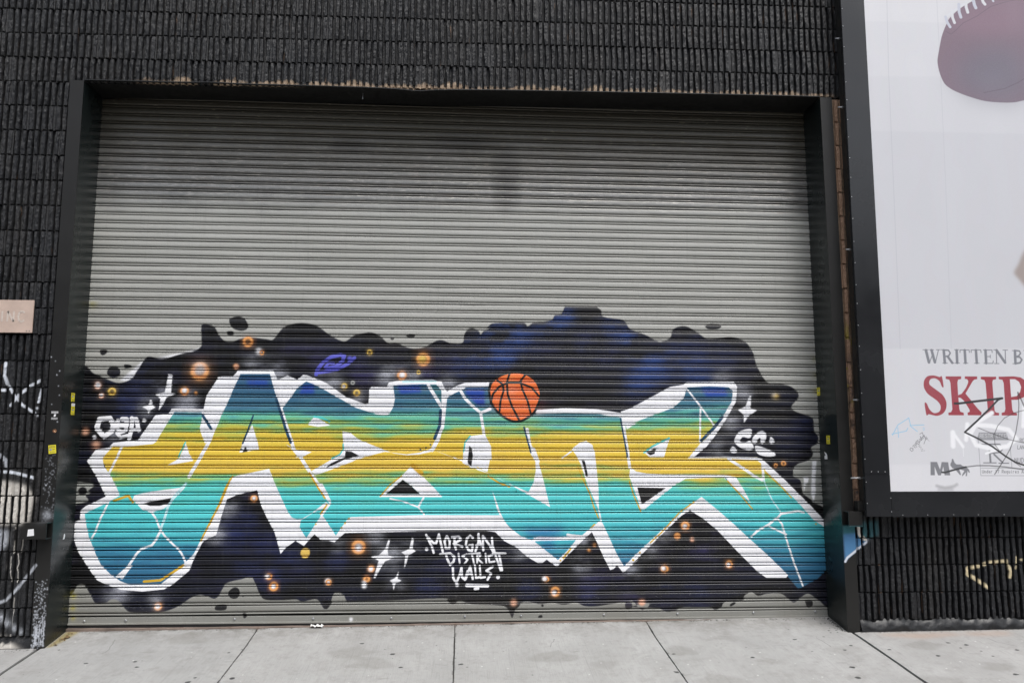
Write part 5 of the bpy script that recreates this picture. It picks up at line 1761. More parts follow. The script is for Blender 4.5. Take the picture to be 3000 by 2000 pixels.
D soot*.6 8 4.2 -480 279
D soot*.6 8 6.8 2787 279
D soot*.6 8 4.9 2617 277
D soot*.6 8 6.4 -2329 284
D soot*.6 8 11.1 1972 283
D soot*.6 8 9.7 -548 281
D soot*.6 8 7.5 -2885 286
D soot*.6 8 10.0 1928 289
D soot*.6 8 8.2 -1107 286
D soot*.6 8 9.5 1481 286
D soot*.6 8 10.3 -2745 289
D soot*.6 8 9.9 1013 282
D soot*.6 8 10.8 395 289
D soot*.6 8 10.3 -2220 278
D soot*.6 8 6.5 -246 283
D soot*.6 8 8.2 382 277
D soot*.6 8 7.0 -1335 290
D soot*.6 8 6.4 -1794 284
D soot*.6 8 10.8 -2058 289
D soot*.6 8 9.9 -1973 283
D soot*.6 8 6.3 2959 286
D soot*.6 8 6.0 -6 278
D soot*.6 8 7.7 -1162 284
D soot*.6 8 5.4 -257 288
D soot*.6 8 8.9 394 283
D soot*.6 8 10.6 1719 283
D soot*.6 8 7.0 -2962 282
D soot*.6 8 9.1 -402 290
D soot*.6 8 7.6 -2731 280
D soot*.6 8 10.1 770 290
D soot*.6 8 4.7 349 283
D soot*.6 8 7.0 -2637 281
D soot*.6 8 10.5 -1519 286
D soot*.6 8 6.4 883 280
D soot*.6 8 10.9 2145 287
D soot*.6 8 11.4 2506 286
D soot*.6 8 4.4 -2925 286
D soot*.6 8 5.0 -603 282
D soot*.6 8 7.1 1057 280
D soot*.6 8 4.1 2732 288
D soot*.6 8 8.6 139 288
D soot*.6 8 7.7 2917 290
D soot*.6 8 5.1 -265 283
D soot*.6 8 7.6 -1019 285
D soot*.6 8 8.9 -121 285
D soot*.6 8 6.2 -1607 277
D soot*.6 8 8.5 2117 280
D soot*.6 8 11.2 405 280
D soot*.6 8 7.6 1421 283
D soot*.6 8 4.4 1154 283
D soot*.6 8 9.3 969 282
D soot*.6 8 6.5 -736 285
D soot*.6 8 4.1 -2774 289
D soot*.6 8 9.4 1407 283
D soot*.6 8 10.8 -642 281
D soot*.6 8 10.3 2059 286
D soot*.6 8 8.0 -1326 284
D soot*.6 8 4.9 -916 277
D soot*.6 8 4.2 2548 289
D soot*.6 8 6.5 1247 283
D soot*.6 8 5.8 -133 282
D soot*.6 8 7.8 1373 284
D soot*.6 8 6.9 -380 280
D soot*.6 8 7.1 583 282
D soot*.6 8 6.7 2653 281
S soot*.5 5 2.4 894 278 982 276
S soot*.5 5 3.8 1007 278 1152 274
S soot*.5 5 3.6 -2527 278 -2451 275
S soot*.5 5 2.8 674 278 815 283
S soot*.5 5 4.1 -1847 278 -1711 279
S soot*.5 5 4.8 -2266 278 -2198 280
S soot*.5 5 4.9 -1071 278 -965 278
S soot*.5 5 4.9 -1665 278 -1527 274
S soot*.5 5 4.1 -225 278 -72 280
S soot*.5 5 3.2 1775 278 1899 278
S soot*.5 5 4.1 320 278 453 278
S soot*.5 5 3.3 -2401 278 -2336 283
S soot*.5 5 3.3 377 278 478 277
S soot*.5 5 5.0 -867 278 -722 274
S soot*.5 5 2.3 -517 278 -375 272
S soot*.5 5 2.8 -1117 278 -982 283
S soot*.5 5 2.2 2502 278 2557 278
S soot*.5 5 4.3 -8 278 79 276
S soot*.5 5 2.9 308 278 384 275
S soot*.5 5 2.8 2123 278 2163 277
S soot*.5 5 4.3 1682 278 1740 278
S soot*.5 5 4.3 -2778 278 -2648 274
S soot*.5 5 4.6 495 278 527 277
S soot*.5 5 3.4 -723 278 -600 283
S soot*.5 5 4.3 -520 278 -428 276
S soot*.5 5 4.8 332 278 448 282
S soot*.5 5 3.8 -708 278 -668 272
S soot*.5 5 5.0 1833 278 1892 274
S soot*.5 5 3.9 -1987 278 -1857 282
S soot*.5 5 2.8 1210 278 1368 277
P ygrime*.7 26 0 -3045 0 -3005 0 -2940 250 -2960 330 -3045 330
P rustg*.35 60 0 3250 -60 3800 -60 3900 -110 3500 -190 3200 -100
P rustg*.3 60 0 3900 -60 4300 -50 4200 -160 3900 -150
S soot*.75 8 12 -4000 -14 -3160 -14
S soot*.75 8 12 3110 -16 5000 -20
D gum*.9 2 7.2 3008 119
D gum*.9 2 8.5 3014 95
D gum*.9 2 7.6 2910 178
D gum*.9 2 3.6 3084 132
D gum*.9 2 6.9 2864 -16
D gum*.9 2 4.0 2918 -14
D gum*.9 2 6.8 2934 32
D gum*.9 2 3.4 3016 61
D gum*.9 2 5.1 2947 173
D gum*.9 2 3.2 3016 -24
D gum*.9 2 6.6 2968 106
D gum*.9 2 4.9 3041 108
D gum*.9 2 8.7 2992 157
D gum*.9 2 3.2 3013 31
D gum*.9 2 4.7 2899 76
D gum*.9 2 8.5 2869 26
D gum*.9 2 4.6 2925 30
D gum*.9 2 3.6 2954 194
D gum*.9 2 7.8 2973 33
D gum*.9 2 4.7 2923 -10
D gum*.9 2 7.3 3058 217
D gum*.9 2 7.3 2869 166
D gum*.9 2 7.2 3008 8
D gum*.9 2 5.9 2978 92
D gum*.9 2 4.9 3033 190"""

def to_image(name, c):
    img = bpy.data.images.new(name, c.W, c.H, alpha=True)
    img.alpha_mode = 'CHANNEL_PACKED'
    rgb = np.clip(c.rgb, 0, 1); rgb = np.where(rgb <= .0031308, rgb * 12.92, 1.055 * np.maximum(rgb, 1e-6) ** (1 / 2.4) - .055)
    a = np.concatenate([rgb, c.a[..., None]], -1)[::-1].astype(np.float32)
    img.pixels.foreach_set(np.ascontiguousarray(a).ravel()); img.update(); img.pack()
    return img
def painted(name, canvas, ops):
    for o in load(ops): canvas.op(o)
    return to_image(name, canvas), (canvas.x0, canvas.x0 + canvas.W * canvas.res, canvas.z1 - canvas.H * canvas.res, canvas.z1)
IMG_SH, BX_SH = painted('shutter_paint', make_shutter_canvas(), SHUTTER_OPS)
IMG_WALL, BX_WALL = painted('wall_paint', make_wall_canvas(), WALL_OPS)
IMG_POST, BX_POST = painted('poster_print', make_poster_canvas(), POSTER_OPS)
IMG_GND, BX_GND = painted('ground_stains', make_ground_canvas(), GROUND_OPS)

# ------------------------------------------------------------------ node helpers
class NB:
    def __init__(s, name):
        s.m = bpy.data.materials.new(name); s.m.use_nodes = True; s.t = s.m.node_tree; s.N = s.t.nodes; s.L = s.t.links
        s.b = s.N['Principled BSDF']; s._pos = None
    def n(s, ty, **k):
        x = s.N.new(ty)
        for a, v in k.items(): setattr(x, a, v)
        return x
    def put(s, sock, v):
        if isinstance(v, bpy.types.NodeSocket): s.L.new(v, sock)
        elif isinstance(v, (tuple, list)) and sock.type == 'RGBA': sock.default_value = (v[0], v[1], v[2], 1)
        else: sock.default_value = v
    def pos(s):
        if not s._pos: s._pos = s.n('ShaderNodeNewGeometry').outputs['Position']
        return s._pos
    def xyz(s):
        x = s.n('ShaderNodeSeparateXYZ'); s.L.new(s.pos(), x.inputs[0]); return x.outputs
    def math(s, op, a, b=None, clamp=False):
        x = s.n('ShaderNodeMath', operation=op, use_clamp=clamp); s.put(x.inputs[0], a)
        if b is not None: s.put(x.inputs[1], b)
        return x.outputs[0]
    def noise(s, scale, detail=3, vec=None, stretch=None, rough=.55, ty='FBM'):
        x = s.n('ShaderNodeTexNoise'); x.inputs['Scale'].default_value = scale; x.inputs['Detail'].default_value = detail; x.inputs['Roughness'].default_value = rough
        v = vec or s.pos()
        if stretch:
            mp = s.n('ShaderNodeMapping'); mp.inputs['Scale'].default_value = stretch; s.L.new(v, mp.inputs['Vector']); v = mp.outputs[0]
        s.L.new(v, x.inputs['Vector']); return x.outputs['Fac']
    def ramp(s, f, lo, hi, a=0., b=1.):
        x = s.n('ShaderNodeMapRange'); x.inputs['From Min'].default_value = lo; x.inputs['From Max'].default_value = hi
        x.inputs['To Min'].default_value = a; x.inputs['To Max'].default_value = b; s.L.new(f, x.inputs['Value']); return x.outputs[0]
    def mix(s, f, a, b, mode='MIX'):
        x = s.n('ShaderNodeMix', data_type='RGBA', blend_type=mode); s.put(x.inputs[0], f); s.put(x.inputs[6], a); s.put(x.inputs[7], b); return x.outputs[2]
    def image(s, img, box, axes=(0, 2)):
        o = s.xyz(); u = s.ramp(o[axes[0]], box[0], box[1]); v = s.ramp(o[axes[1]], box[2], box[3])
        for k in (u, v): k.node.clamp = False
        c = s.n('ShaderNodeCombineXYZ'); s.L.new(u, c.inputs[0]); s.L.new(v, c.inputs[1])
        t = s.n('ShaderNodeTexImage', image=img, extension='CLIP', interpolation='Linear'); s.L.new(c.outputs[0], t.inputs[0])
        return t.outputs['Color'], t.outputs['Alpha']
    def bump(s, h, strength, dist=.01, prev=None):
        x = s.n('ShaderNodeBump'); x.inputs['Strength'].default_value = strength; x.inputs['Distance'].default_value = dist
        s.L.new(h, x.inputs['Height'])
        if prev: s.L.new(prev, x.inputs['Normal'])
        return x.outputs[0]
    def done(s, col, rough=.5, metal=0., normal=None, spec=None):
        s.put(s.b.inputs['Base Color'], col); s.put(s.b.inputs['Roughness'], rough); s.put(s.b.inputs['Metallic'], metal)
        if normal: s.L.new(normal, s.b.inputs['Normal'])
        if spec is not None: s.put(s.b.inputs['Specular IOR Level'], spec)
        return s.m

# ------------------------------------------------------------------ materials
def mat_shutter():
    k = NB('shutter_steel'); x, y, z = k.xyz()
    n1 = k.noise(1.0, 4, stretch=(1.3, 1, 9)); n2 = k.noise(1.0, 3, stretch=(14, 1, 160)); n3 = k.noise(900, 2); n4 = k.noise(3.2, 4)
    base = k.mix(k.ramp(n1, .3, .7), (.345, .348, .325), (.398, .400, .376))
    # worn, bare upper slats
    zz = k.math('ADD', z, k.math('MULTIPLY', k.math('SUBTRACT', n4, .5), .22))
    bare = k.ramp(zz, 3.36, 3.56)
    steel = k.mix(k.ramp(n3, .35, .65), (.10, .098, .092), (.29, .29, .285))
    steel = k.mix(k.ramp(n2, .58, .68, 0, .7), steel, (.52, .50, .46))
    rust = k.noise(1.0, 4, stretch=(3, 1, 60))
    steel = k.mix(k.math('MULTIPLY', k.ramp(rust, .62, .74, 0, .75), k.ramp(x, 1.2, 2.9, .35, 1.)), steel, (.20, .11, .055))
    c = k.mix(k.math('MULTIPLY', bare, .9), base, steel)
    soot = k.ramp(zz, 3.62, 4.12)  # dark dirt below the header, with some of the recess shade in its colour
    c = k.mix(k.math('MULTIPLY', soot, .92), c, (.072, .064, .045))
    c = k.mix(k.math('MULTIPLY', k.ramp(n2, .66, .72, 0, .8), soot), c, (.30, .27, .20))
    # dark spray clouds near the top
    def blob(cx, cz, rx, rz):
        a = k.math('POWER', k.math('DIVIDE', k.math('SUBTRACT', x, cx), rx), 2.0); b = k.math('POWER', k.math('DIVIDE', k.math('SUBTRACT', z, cz), rz), 2.0)
        return k.ramp(k.math('ADD', a, b), 0, 1, .75, 0)
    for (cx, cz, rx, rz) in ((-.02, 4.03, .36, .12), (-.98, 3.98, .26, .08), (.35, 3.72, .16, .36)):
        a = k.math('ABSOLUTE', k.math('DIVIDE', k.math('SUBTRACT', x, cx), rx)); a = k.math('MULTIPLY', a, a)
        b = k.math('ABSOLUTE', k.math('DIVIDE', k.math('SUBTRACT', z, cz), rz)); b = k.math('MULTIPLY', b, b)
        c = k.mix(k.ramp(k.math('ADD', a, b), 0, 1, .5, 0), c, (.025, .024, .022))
    pc, pa = k.image(IMG_SH, BX_SH)
    c = k.mix(pa, c, pc)
    low = k.math('MULTIPLY', k.ramp(k.math('ADD', z, k.math('MULTIPLY', n1, .12)), .75, .40), k.math('SUBTRACT', 1., pa))
    c = k.mix(k.math('MULTIPLY', low, .8), c, k.mix(n4, (.165, .165, .15), (.235, .235, .215)))
    # street dust and drips on the lowest slats
    spk = k.noise(160, 1); dust = k.ramp(z, .45, .05, 0, 1)
    c = k.mix(k.math('MULTIPLY', k.ramp(spk, .735, .75), k.math('MULTIPLY', dust, .8)), c, (.62, .62, .6))
    c = k.mix(k.math('MULTIPLY', k.ramp(k.noise(2.5, 5), .45, .7, 0, .35), k.ramp(z, .3, .05)), c, (.16, .14, .11))
    streak = k.noise(1.0, 3, stretch=(70, 1, 2.5)); c = k.mix(k.ramp(streak, .56, .75, 0, .14), c, (.10, .10, .09))
    rg = k.mix(bare, (.40,) * 3, k.mix(n4, (.26,) * 3, (.46,) * 3)); rg = k.mix(pa, rg, (.34,) * 3)
    mt = k.math('MULTIPLY', k.math('MULTIPLY', bare, k.ramp(n4, .3, .6, .25, .7)), k.math('SUBTRACT', 1., soot))
    nm = k.bump(k.noise(3, 2, stretch=(1, 1, .3)), .07, .006); nm = k.bump(n3, .10, .001, nm)
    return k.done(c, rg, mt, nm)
def mat_block(bare=False):
    k = NB('bare_block' if bare else 'black_block'); x, y, z = k.xyz()
    f = k.noise(260, 4, rough=.7); g = k.noise(70, 4); v = k.noise(1.0, 3, stretch=(26, 26, 4)); big = k.noise(1.7, 3)
    if bare:
        c = k.mix(k.ramp(f, .3, .7), (.20, .11, .07), (.46, .30, .20)); c = k.mix(k.ramp(g, .55, .7, 0, .6), c, (.36, .24, .16))
        c = k.mix(k.math('MULTIPLY', k.ramp(k.noise(9, 3), .5, .62), k.ramp(z, 2.35, 1.9)), c, (.02, .02, .022))
        c = k.mix(k.math('MULTIPLY', k.ramp(k.noise(6.3, 3), .5, .56), k.math('MULTIPLY', k.ramp(z, 1.75, 1.9), k.ramp(z, 2.5, 2.3))), c, (.30, .25, .03))
        return k.done(c, .8, 0, k.bump(f, .8, .004))
    c = k.mix(k.ramp(g, .3, .7), (.0085, .0092, .0108), (.0175, .0188, .0220))
    c = k.mix(k.ramp(big, .4, .7, 0, .35), c, (.024, .022, .020))
    rnd_ = k.n('ShaderNodeObjectInfo').outputs['Random']
    c = k.mix(1., c, k.mix(rnd_, (.68, .68, .70), (1.35, 1.32, 1.28)), 'MULTIPLY')
    dst = k.noise(1.0, 4, stretch=(5, 5, 1.2)); c = k.mix(k.ramp(dst, .55, .75, 0, .30), c, (.055, .050, .045))
    # paint worn through to the block on some rib edges
    c = k.mix(k.math('MULTIPLY', k.ramp(k.math('ADD', v, k.math('MULTIPLY', k.ramp(x, .8, 1.8), .04)), .68, .73, 0, .85), k.ramp(y, .002, .010)), c, (.20, .125, .08))
    # flaking band just above the door head
    zt = k.math('SUBTRACT', z, k.math('ADD', 4.345, k.math('MULTIPLY', k.math('ADD', x, 3.15), .0072)))
    fl = k.math('ADD', zt, k.math('MULTIPLY', k.math('SUBTRACT', k.noise(5.0, 4), .5), -.20)); fl = k.math('ADD', fl, k.math('MULTIPLY', k.math('SUBTRACT', f, .5), .03))
    band = k.math('MULTIPLY', k.ramp(fl, .034, .010), k.ramp(zt, .12, .08)); band = k.math('MULTIPLY', band, k.math('MULTIPLY', k.ramp(x, -2.7, -2.4), k.ramp(x, 3.15, 3.0)))
    band = k.math('MULTIPLY', band, k.ramp(zt, -.02, -.01))
    c = k.mix(band, c, k.mix(k.noise(30, 3), (.17, .09, .05), (.52, .42, .30)))
    glint = k.math('MULTIPLY', k.ramp(k.noise(330, 1), .70, .73), k.math('MULTIPLY', k.ramp(x, -2.9, -3.5, .06, 1), k.ramp(k.noise(4.5, 3), .42, .62)))  # sky glints on the glossy paint, coloured in as pale specks
    c = k.mix(k.math('MULTIPLY', glint, .8), c, (.42, .42, .42))
    pc, pa = k.image(IMG_WALL, BX_WALL)
    face = k.ramp(y, .014, .004)
    pa = k.math('MULTIPLY', pa, face)
    pa = k.math('MULTIPLY', pa, k.ramp(f, .28, .46, .35, 1))
    c = k.mix(pa, c, pc)
    # glossy drips of paint catch the sky
    rg = k.ramp(k.noise(23, 3), .3, .7, .30, .55)
    nm = k.bump(g, .55, .006); nm = k.bump(f, .75, .0035, nm)
    return k.done(c, k.math('ADD', rg, .08), 0, nm, .38)
def mat_plain(name, col, rough=.5, metal=0., var=.25, scale=9., bump=.0, bs=120, paint=False, stretch=None, spec=None, dirt=None):
    k = NB(name); n = k.noise(scale, 4, stretch=stretch)
    c = k.mix(k.ramp(n, .3, .7), tuple(v * (1 - var) for v in col), tuple(v * (1 + var) for v in col))
    if dirt: c = k.mix(k.ramp(k.noise(scale * 2.7, 4), .58, .75, 0, .7), c, dirt)
    if paint:
        pc, pa = k.image(IMG_WALL, BX_WALL); c = k.mix(k.math('MULTIPLY', pa, k.ramp(k.xyz()[1], .02, .0)), c, pc)
    r = k.ramp(k.noise(scale * 1.7, 3), .3, .7, max(rough - .08, .05), rough + .08)
    return k.done(c, r, metal, k.bump(k.noise(bs, 3), bump, .003) if bump else None, spec)
def mat_concrete(name='concrete'):
    k = NB(name); x, y, z = k.xyz()
    a = k.noise(2.2, 5); b = k.noise(300, 2); broom = k.noise(1.0, 2, stretch=(190, 5, 1)); m = k.noise(9, 6, rough=.7)
    c = k.mix(k.ramp(a, .3, .7), (.33, .328, .322), (.425, .423, .417))
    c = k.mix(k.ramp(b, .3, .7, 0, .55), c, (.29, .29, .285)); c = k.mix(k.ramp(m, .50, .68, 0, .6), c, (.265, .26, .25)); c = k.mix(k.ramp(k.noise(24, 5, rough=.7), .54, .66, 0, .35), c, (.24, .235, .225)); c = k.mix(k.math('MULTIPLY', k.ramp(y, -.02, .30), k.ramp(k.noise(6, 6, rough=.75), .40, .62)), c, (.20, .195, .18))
    c = k.mix(k.ramp(broom, .50, .68, 0, .45), c, (.26, .255, .25))
    ag = k.noise(420, 1); c = k.mix(k.ramp(ag, .70, .74, 0, .55), c, (.13, .125, .12)); c = k.mix(k.ramp(k.noise(380, 1), .715, .74, 0, .6), c, (.66, .66, .65))
    c = k.mix(1., c, k.mix(k.n('ShaderNodeObjectInfo').outputs['Random'], (.93, .93, .93), (1.05, 1.045, 1.04)), 'MULTIPLY')
    wt = k.noise(1.0, 4, stretch=(3, .8, 1)); c = k.mix(k.ramp(wt, .5, .72, 0, .30), c, (.25, .245, .235))
    line = k.noise(1.0, 1, stretch=(60, 1.2, 1)); c = k.mix(k.ramp(line, .64, .72, 0, .22), c, (.22, .215, .21))
    pc, pa = k.image(IMG_GND, BX_GND, (0, 1)); c = k.mix(pa, c, pc)
    nm = k.bump(broom, .35, .004); nm = k.bump(b, .3, .002, nm)
    return k.done(c, .82, 0, nm)
def mat_poster():
    k = NB('poster_print'); pc, pa = k.image(IMG_POST, BX_POST)
    sp = k.noise(240, 2); c = k.mix(k.ramp(sp, .35, .65, 0, .10), pc, (.40, .40, .42))
    pc2 = k.mix(k.ramp(k.noise(.9, 3), .35, .65, 0, .05), c, (.72, .73, .78))
    return k.done(pc2, .48, 0, k.bump(k.noise(1.6, 2), .12, .02))
M = dict(
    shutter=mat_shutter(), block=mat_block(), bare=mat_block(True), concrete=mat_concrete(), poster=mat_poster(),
    core=mat_plain('mortar_black', (.012, .012, .013), .7, bump=.5),
    mortarb=mat_plain('mortar_bare', (.22, .16, .11), .9, bump=.8, var=.4, scale=30),
    jamb=mat_plain('jamb_paint', (.0145, .0142, .0135), .42, var=.16, scale=3, bump=.06, paint=True, stretch=(1, 1, .4), spec=.35),
    reveal=mat_plain('reveal_paint', (.0085, .0125, .0125), .30, var=.35, scale=2.2, bump=.10, bs=7, stretch=(1, 1, .8)),
    soffit=mat_plain('soffit_paint', (.008, .008, .008), .45, var=.3),
    frame=mat_plain('frame_coating', (.0175, .0185, .0205), .22, var=.08, scale=2, bump=.03),
    side=mat_plain('frame_side', (.020, .020, .019), .5, var=.5, scale=7, stretch=(4, 4, 1), dirt=(.06, .04, .025)),
    zinc=mat_plain('zinc', (.42, .43, .44), .38, metal=.8, var=.2, scale=60),
    sill=mat_plain('rusty_sill', (.20, .155, .13), .75, var=.35, scale=5, bump=.5, dirt=(.12, .055, .03), stretch=(1, 3, 3)),
    pink=mat_plain('faded_plate', (.52, .40, .335), .6, var=.10, scale=9, bump=.2, bs=260),
    base=mat_plain('black_parging', (.013, .0135, .0145), .36, var=.3, scale=12, bump=1.0, bs=22),
    yellow=mat_plain('yellow_sticker', (.72, .63, .04), .4, var=.06), white=mat_plain('white_sticker', (.76, .76, .78), .5, var=.05),
    ink=mat_plain('sticker_ink', (.05, .05, .04), .5), copper=mat_plain('round_sticker', (.20, .09, .045), .45, var=.6, scale=90),
    cream=mat_plain('sticker_centre', (.75, .5, .3), .5), greyp=mat_plain('grey_print', (.28, .29, .3), .5),
    leaf=mat_plain('dry_leaf', (.16, .10, .045), .8, var=.6, scale=60), paper=mat_plain('paper', (.72, .72, .70), .8, var=.1),
    asphalt=mat_plain('asphalt', (.05, .05, .052), .85, var=.25, scale=3, bump=.6, bs=150), joint=mat_plain('joint_dirt', (.045, .043, .040), .95, var=.5, scale=60, bump=1.0, bs=90),
    kerb=mat_plain('kerb_stone', (.30, .30, .295), .8, var=.2, scale=8, bump=.4), grout=mat_plain('faded_letter', (.60, .52, .46), .6))

# ------------------------------------------------------------------ object helpers
COL = scn.collection
def mesh(name, V, F, mat, smooth=False):
    me = bpy.data.meshes.new(name); me.from_pydata([tuple(v) for v in V], [], F); me.materials.append(mat); me.update()
    if smooth: me.polygons.foreach_set('use_smooth', [True] * len(me.polygons))
    return me
def obj(name, me, parent=None, loc=(0, 0, 0), **props):
    o = bpy.data.objects.new(name, me); COL.objects.link(o); o.location = loc
    if parent: o.parent = parent
    for a, b in props.items(): o[a] = b
    return o
def thing(name, label, cat, loc=(0, 0, 0), group=None):
    o = bpy.data.objects.new(name, None); COL.objects.link(o); o.location = loc; o.empty_display_size = .2; o['label'] = label; o['category'] = cat
    if group: o['group'] = group
    return o
def boxdata(x0, x1, y0, y1, z0, z1):
    V = [(x, y, z) for x in (x0, x1) for y in (y0, y1) for z in (z0, z1)]
    F = [(0, 1, 3, 2), (4, 6, 7, 5), (0, 4, 5, 1), (2, 3, 7, 6), (0, 2, 6, 4), (1, 5, 7, 3)]
    return V, F
def box(name, mat, parent, x0, x1, y0, y1, z0, z1, bevel=0., **p):
    V, F = boxdata(x0, x1, y0, y1, z0, z1); me = mesh(name, V, F, mat)
    if bevel:
        bm = bmesh.new(); bm.from_mesh(me); bmesh.ops.bevel(bm, geom=bm.edges[:], offset=bevel, segments=2, affect='EDGES'); bm.to_mesh(me); bm.free()
    return obj(name, me, parent, **p)
def cyl(r, h, seg=10, axis='Y', dome=0.):
    V, F = [], []
    rings = [(r, 0), (r, h)] + ([(r * .7, h + dome * .7)] if dome else [])
    for (q, t) in rings:
        for i in range(seg):
            a = 2 * math.pi * i / seg; c, s = q * math.cos(a), q * math.sin(a)
            V.append((c, -t, s) if axis == 'Y' else (-t, c, s))
    n = len(rings)
    for j in range(n - 1):
        for i in range(seg): F.append((j * seg + i, j * seg + (i + 1) % seg, (j + 1) * seg + (i + 1) % seg, (j + 1) * seg + i))
    V.append((0, -(h + dome), 0) if axis == 'Y' else (-(h + dome), 0, 0)); t = len(V) - 1
    for i in range(seg): F.append(((n - 1) * seg + i, (n - 1) * seg + (i + 1) % seg, t))
    return V, F

# ------------------------------------------------------------------ ground
def gz(x, y):
    b = -.012 + .0062 * (x + 3.05)
    if y > 0: return b + .15 * y
    if y > -2.2: return b + .09 * y
    return b - .198 + .02 * (y + 2.2)
sw = thing('sidewalk', 'pale concrete sidewalk with joints in front of the roller door', 'sidewalk'); sw['kind'] = 'structure'
JX = [-7.70, -6.16, -4.62, -3.09, -1.59, -.052, 1.483, 3.045, 4.58, 6.12, 7.66]
JY = [.36, -2.2, -4.1]
def slab(x0, x1, y0, y1, gap0, gap1):
    xa, xb = x0 + gap0, x1 - gap1; nx, ny = 24, 20; V, F = [], []
    rnd = random.Random(int(x0 * 100) + int(y0 * 10))
    for j in range(ny + 1):
        y = y0 + (y1 - y0) * j / ny
        for i in range(nx + 1):
            x = xa + (xb - xa) * i / nx
            e = (i == 0) * rnd.uniform(0, .004) - (i == nx) * rnd.uniform(0, .004)
            drop = .005 if (i in (0, nx) or j == 0) else 0.
            V.append((x + e, y, gz(x, y) - drop))
    for j in range(ny):
        for i in range(nx):
            a = j * (nx + 1) + i; F.append((a, a + 1, a + nx + 2, a + nx + 1))
    # skirt
    n0 = len(V); ring = [i for i in range(nx + 1)] + [j * (nx + 1) + nx for j in range(1, ny + 1)] + [ny * (nx + 1) + i for i in range(nx - 1, -1, -1)] + [j * (nx + 1) for j in range(ny - 1, 0, -1)]
    for r_ in ring: V.append((V[r_][0], V[r_][1], V[r_][2] - .09))
    for q in range(len(ring)):
        p = (q + 1) % len(ring); F.append((ring[q], ring[p], n0 + p, n0 + q)[::-1])
    return obj('paving_slab', mesh('paving_slab', V, F, M['concrete'], False), sw)
for i in range(len(JX) - 1):
    for j in range(2):
        wide = {3: .011, 7: .010}
        y0 = JY[j + 1] + .004; y1 = (JY[0] if -3.2 < JX[i] < 3.0 else -.01) if j == 0 else JY[1] - .004
        slab(JX[i], JX[i + 1], y0, y1, wide.get(i, .0026), wide.get(i + 1, .0026))
V = []; F = []
for (xx, yy) in ((-8, .4), (8.5, .4), (-8, 0), (8.5, 0), (-8, -2.2), (8.5, -2.2), (-8, -4.1), (8.5, -4.1)): V.append((xx, yy, gz(xx, yy) - .016))
for q in range(3): F.append((2 * q, 2 * q + 2, 2 * q + 3, 2 * q + 1))
obj('joint_filling', mesh('joint_filling', V, F, M['joint']), sw)
kz = gz(0, -4.1)
for i in range(len(JX) - 1):
    a = box('kerb_stone', M['kerb'], sw, JX[i] + .003, JX[i + 1] - .003, -4.26, -4.104, kz - .2, kz + .005, .008)
box('road', M['asphalt'], None, -150, 150, -300, -4.262, kz - .9, kz - .13, kind='structure')
box('ground', M['asphalt'], None, -150, 150, 3.0, 300, kz - .9, kz - .2, kind='structure')
lw = thing('leaf_litter', 'dry leaves and grit in the left corner of the doorway', 'litter'); lw.name = 'leaf_litter'
rnd = random.Random(5)
for i in range(16):
    t = rnd.random(); x = -3.02 + rnd.uniform(0, .05) + .02 * t; y = .02 + .28 * t; s = rnd.uniform(.006, .018)
    if i == 0: x, y, s = -2.975, .16, .028
    pts = [(s * math.cos(a) * rnd.uniform(.6, 1.1), s * .7 * math.sin(a) * rnd.uniform(.6, 1.1), rnd.uniform(.001, .010)) for a in [k * math.pi / 3 for k in range(6)]]
    V = [(0, 0, .009)] + pts; F = [(0, k + 1, (k + 1) % 6 + 1) for k in range(6)]
    o = obj('leaf', mesh('leaf', V, F, M['leaf']), lw, (x, y, gz(x, y) + .002)); o.rotation_euler = (0, 0, rnd.random() * 6)

gr_ = random.Random(21); V, F = [], []
def crumb(x, y, s):
    z = gz(x, y); b = len(V); a0 = gr_.random() * 6
    for q in range(4): V.append((x + s * math.cos(a0 + q * 1.57) * gr_.uniform(.6, 1.3), y + s * math.sin(a0 + q * 1.57) * gr_.uniform(.5, 1), z - .001))
    V.append((x, y, z + s * gr_.uniform(.5, .9))); F.extend([(b + q, b + (q + 1) % 4, b + 4) for q in range(4)])
for i in range(900):
    t = gr_.random()
    if t < .40: crumb(gr_.uniform(-3.0, 2.98), .28 - abs(gr_.gauss(0, .012)), gr_.uniform(.0015, .006))
    elif t < .62: crumb(gr_.uniform(3.1, 5.2), -.022 - abs(gr_.gauss(0, .015)), gr_.uniform(.0015, .006))
    elif t < .78: crumb(gr_.uniform(-4.6, -3.1), -.03 - abs(gr_.gauss(0, .02)), gr_.uniform(.0015, .006))
    elif t < .90: u = gr_.random(); crumb(2.995 - abs(gr_.gauss(0, .02)), u * .29, gr_.uniform(.002, .008))
    else: crumb(gr_.uniform(-3.9, 4.6), gr_.uniform(-1.2, .1), gr_.uniform(.001, .0035))
g = obj('grit', mesh('grit', V, F, M['joint']), sw); g['kind'] = 'stuff'

# ------------------------------------------------------------------ building added across the street, unseen, to be reflected and block low sky light
ob = thing('added_opposite_building', 'added two storey brick building across the street, unseen, there for reflections', 'building', (0, -22, kz - .13))
M['brick'] = mat_plain('added_building_brick', (.13, .085, .07), .85, var=.3, scale=4); M['glass'] = mat_plain('added_building_glass', (.03, .035, .04), .12)
box('added_facade', M['brick'], ob, -45, 45, -8, 0, 0, 8.5); box('added_cornice', M['kerb'], ob, -45.2, 45.2, -.3, .25, 8.5, 8.8); box('added_far_pavement', M['kerb'], ob, -45, 45, .01, 3.2, -.1, .13)
for i in range(14):
    for q in range(2): box('added_window', M['glass'], ob, -39 + i * 6, -37 + i * 6, .0, .02, 1.4 + q * 3.6, 3.4 + q * 3.6)

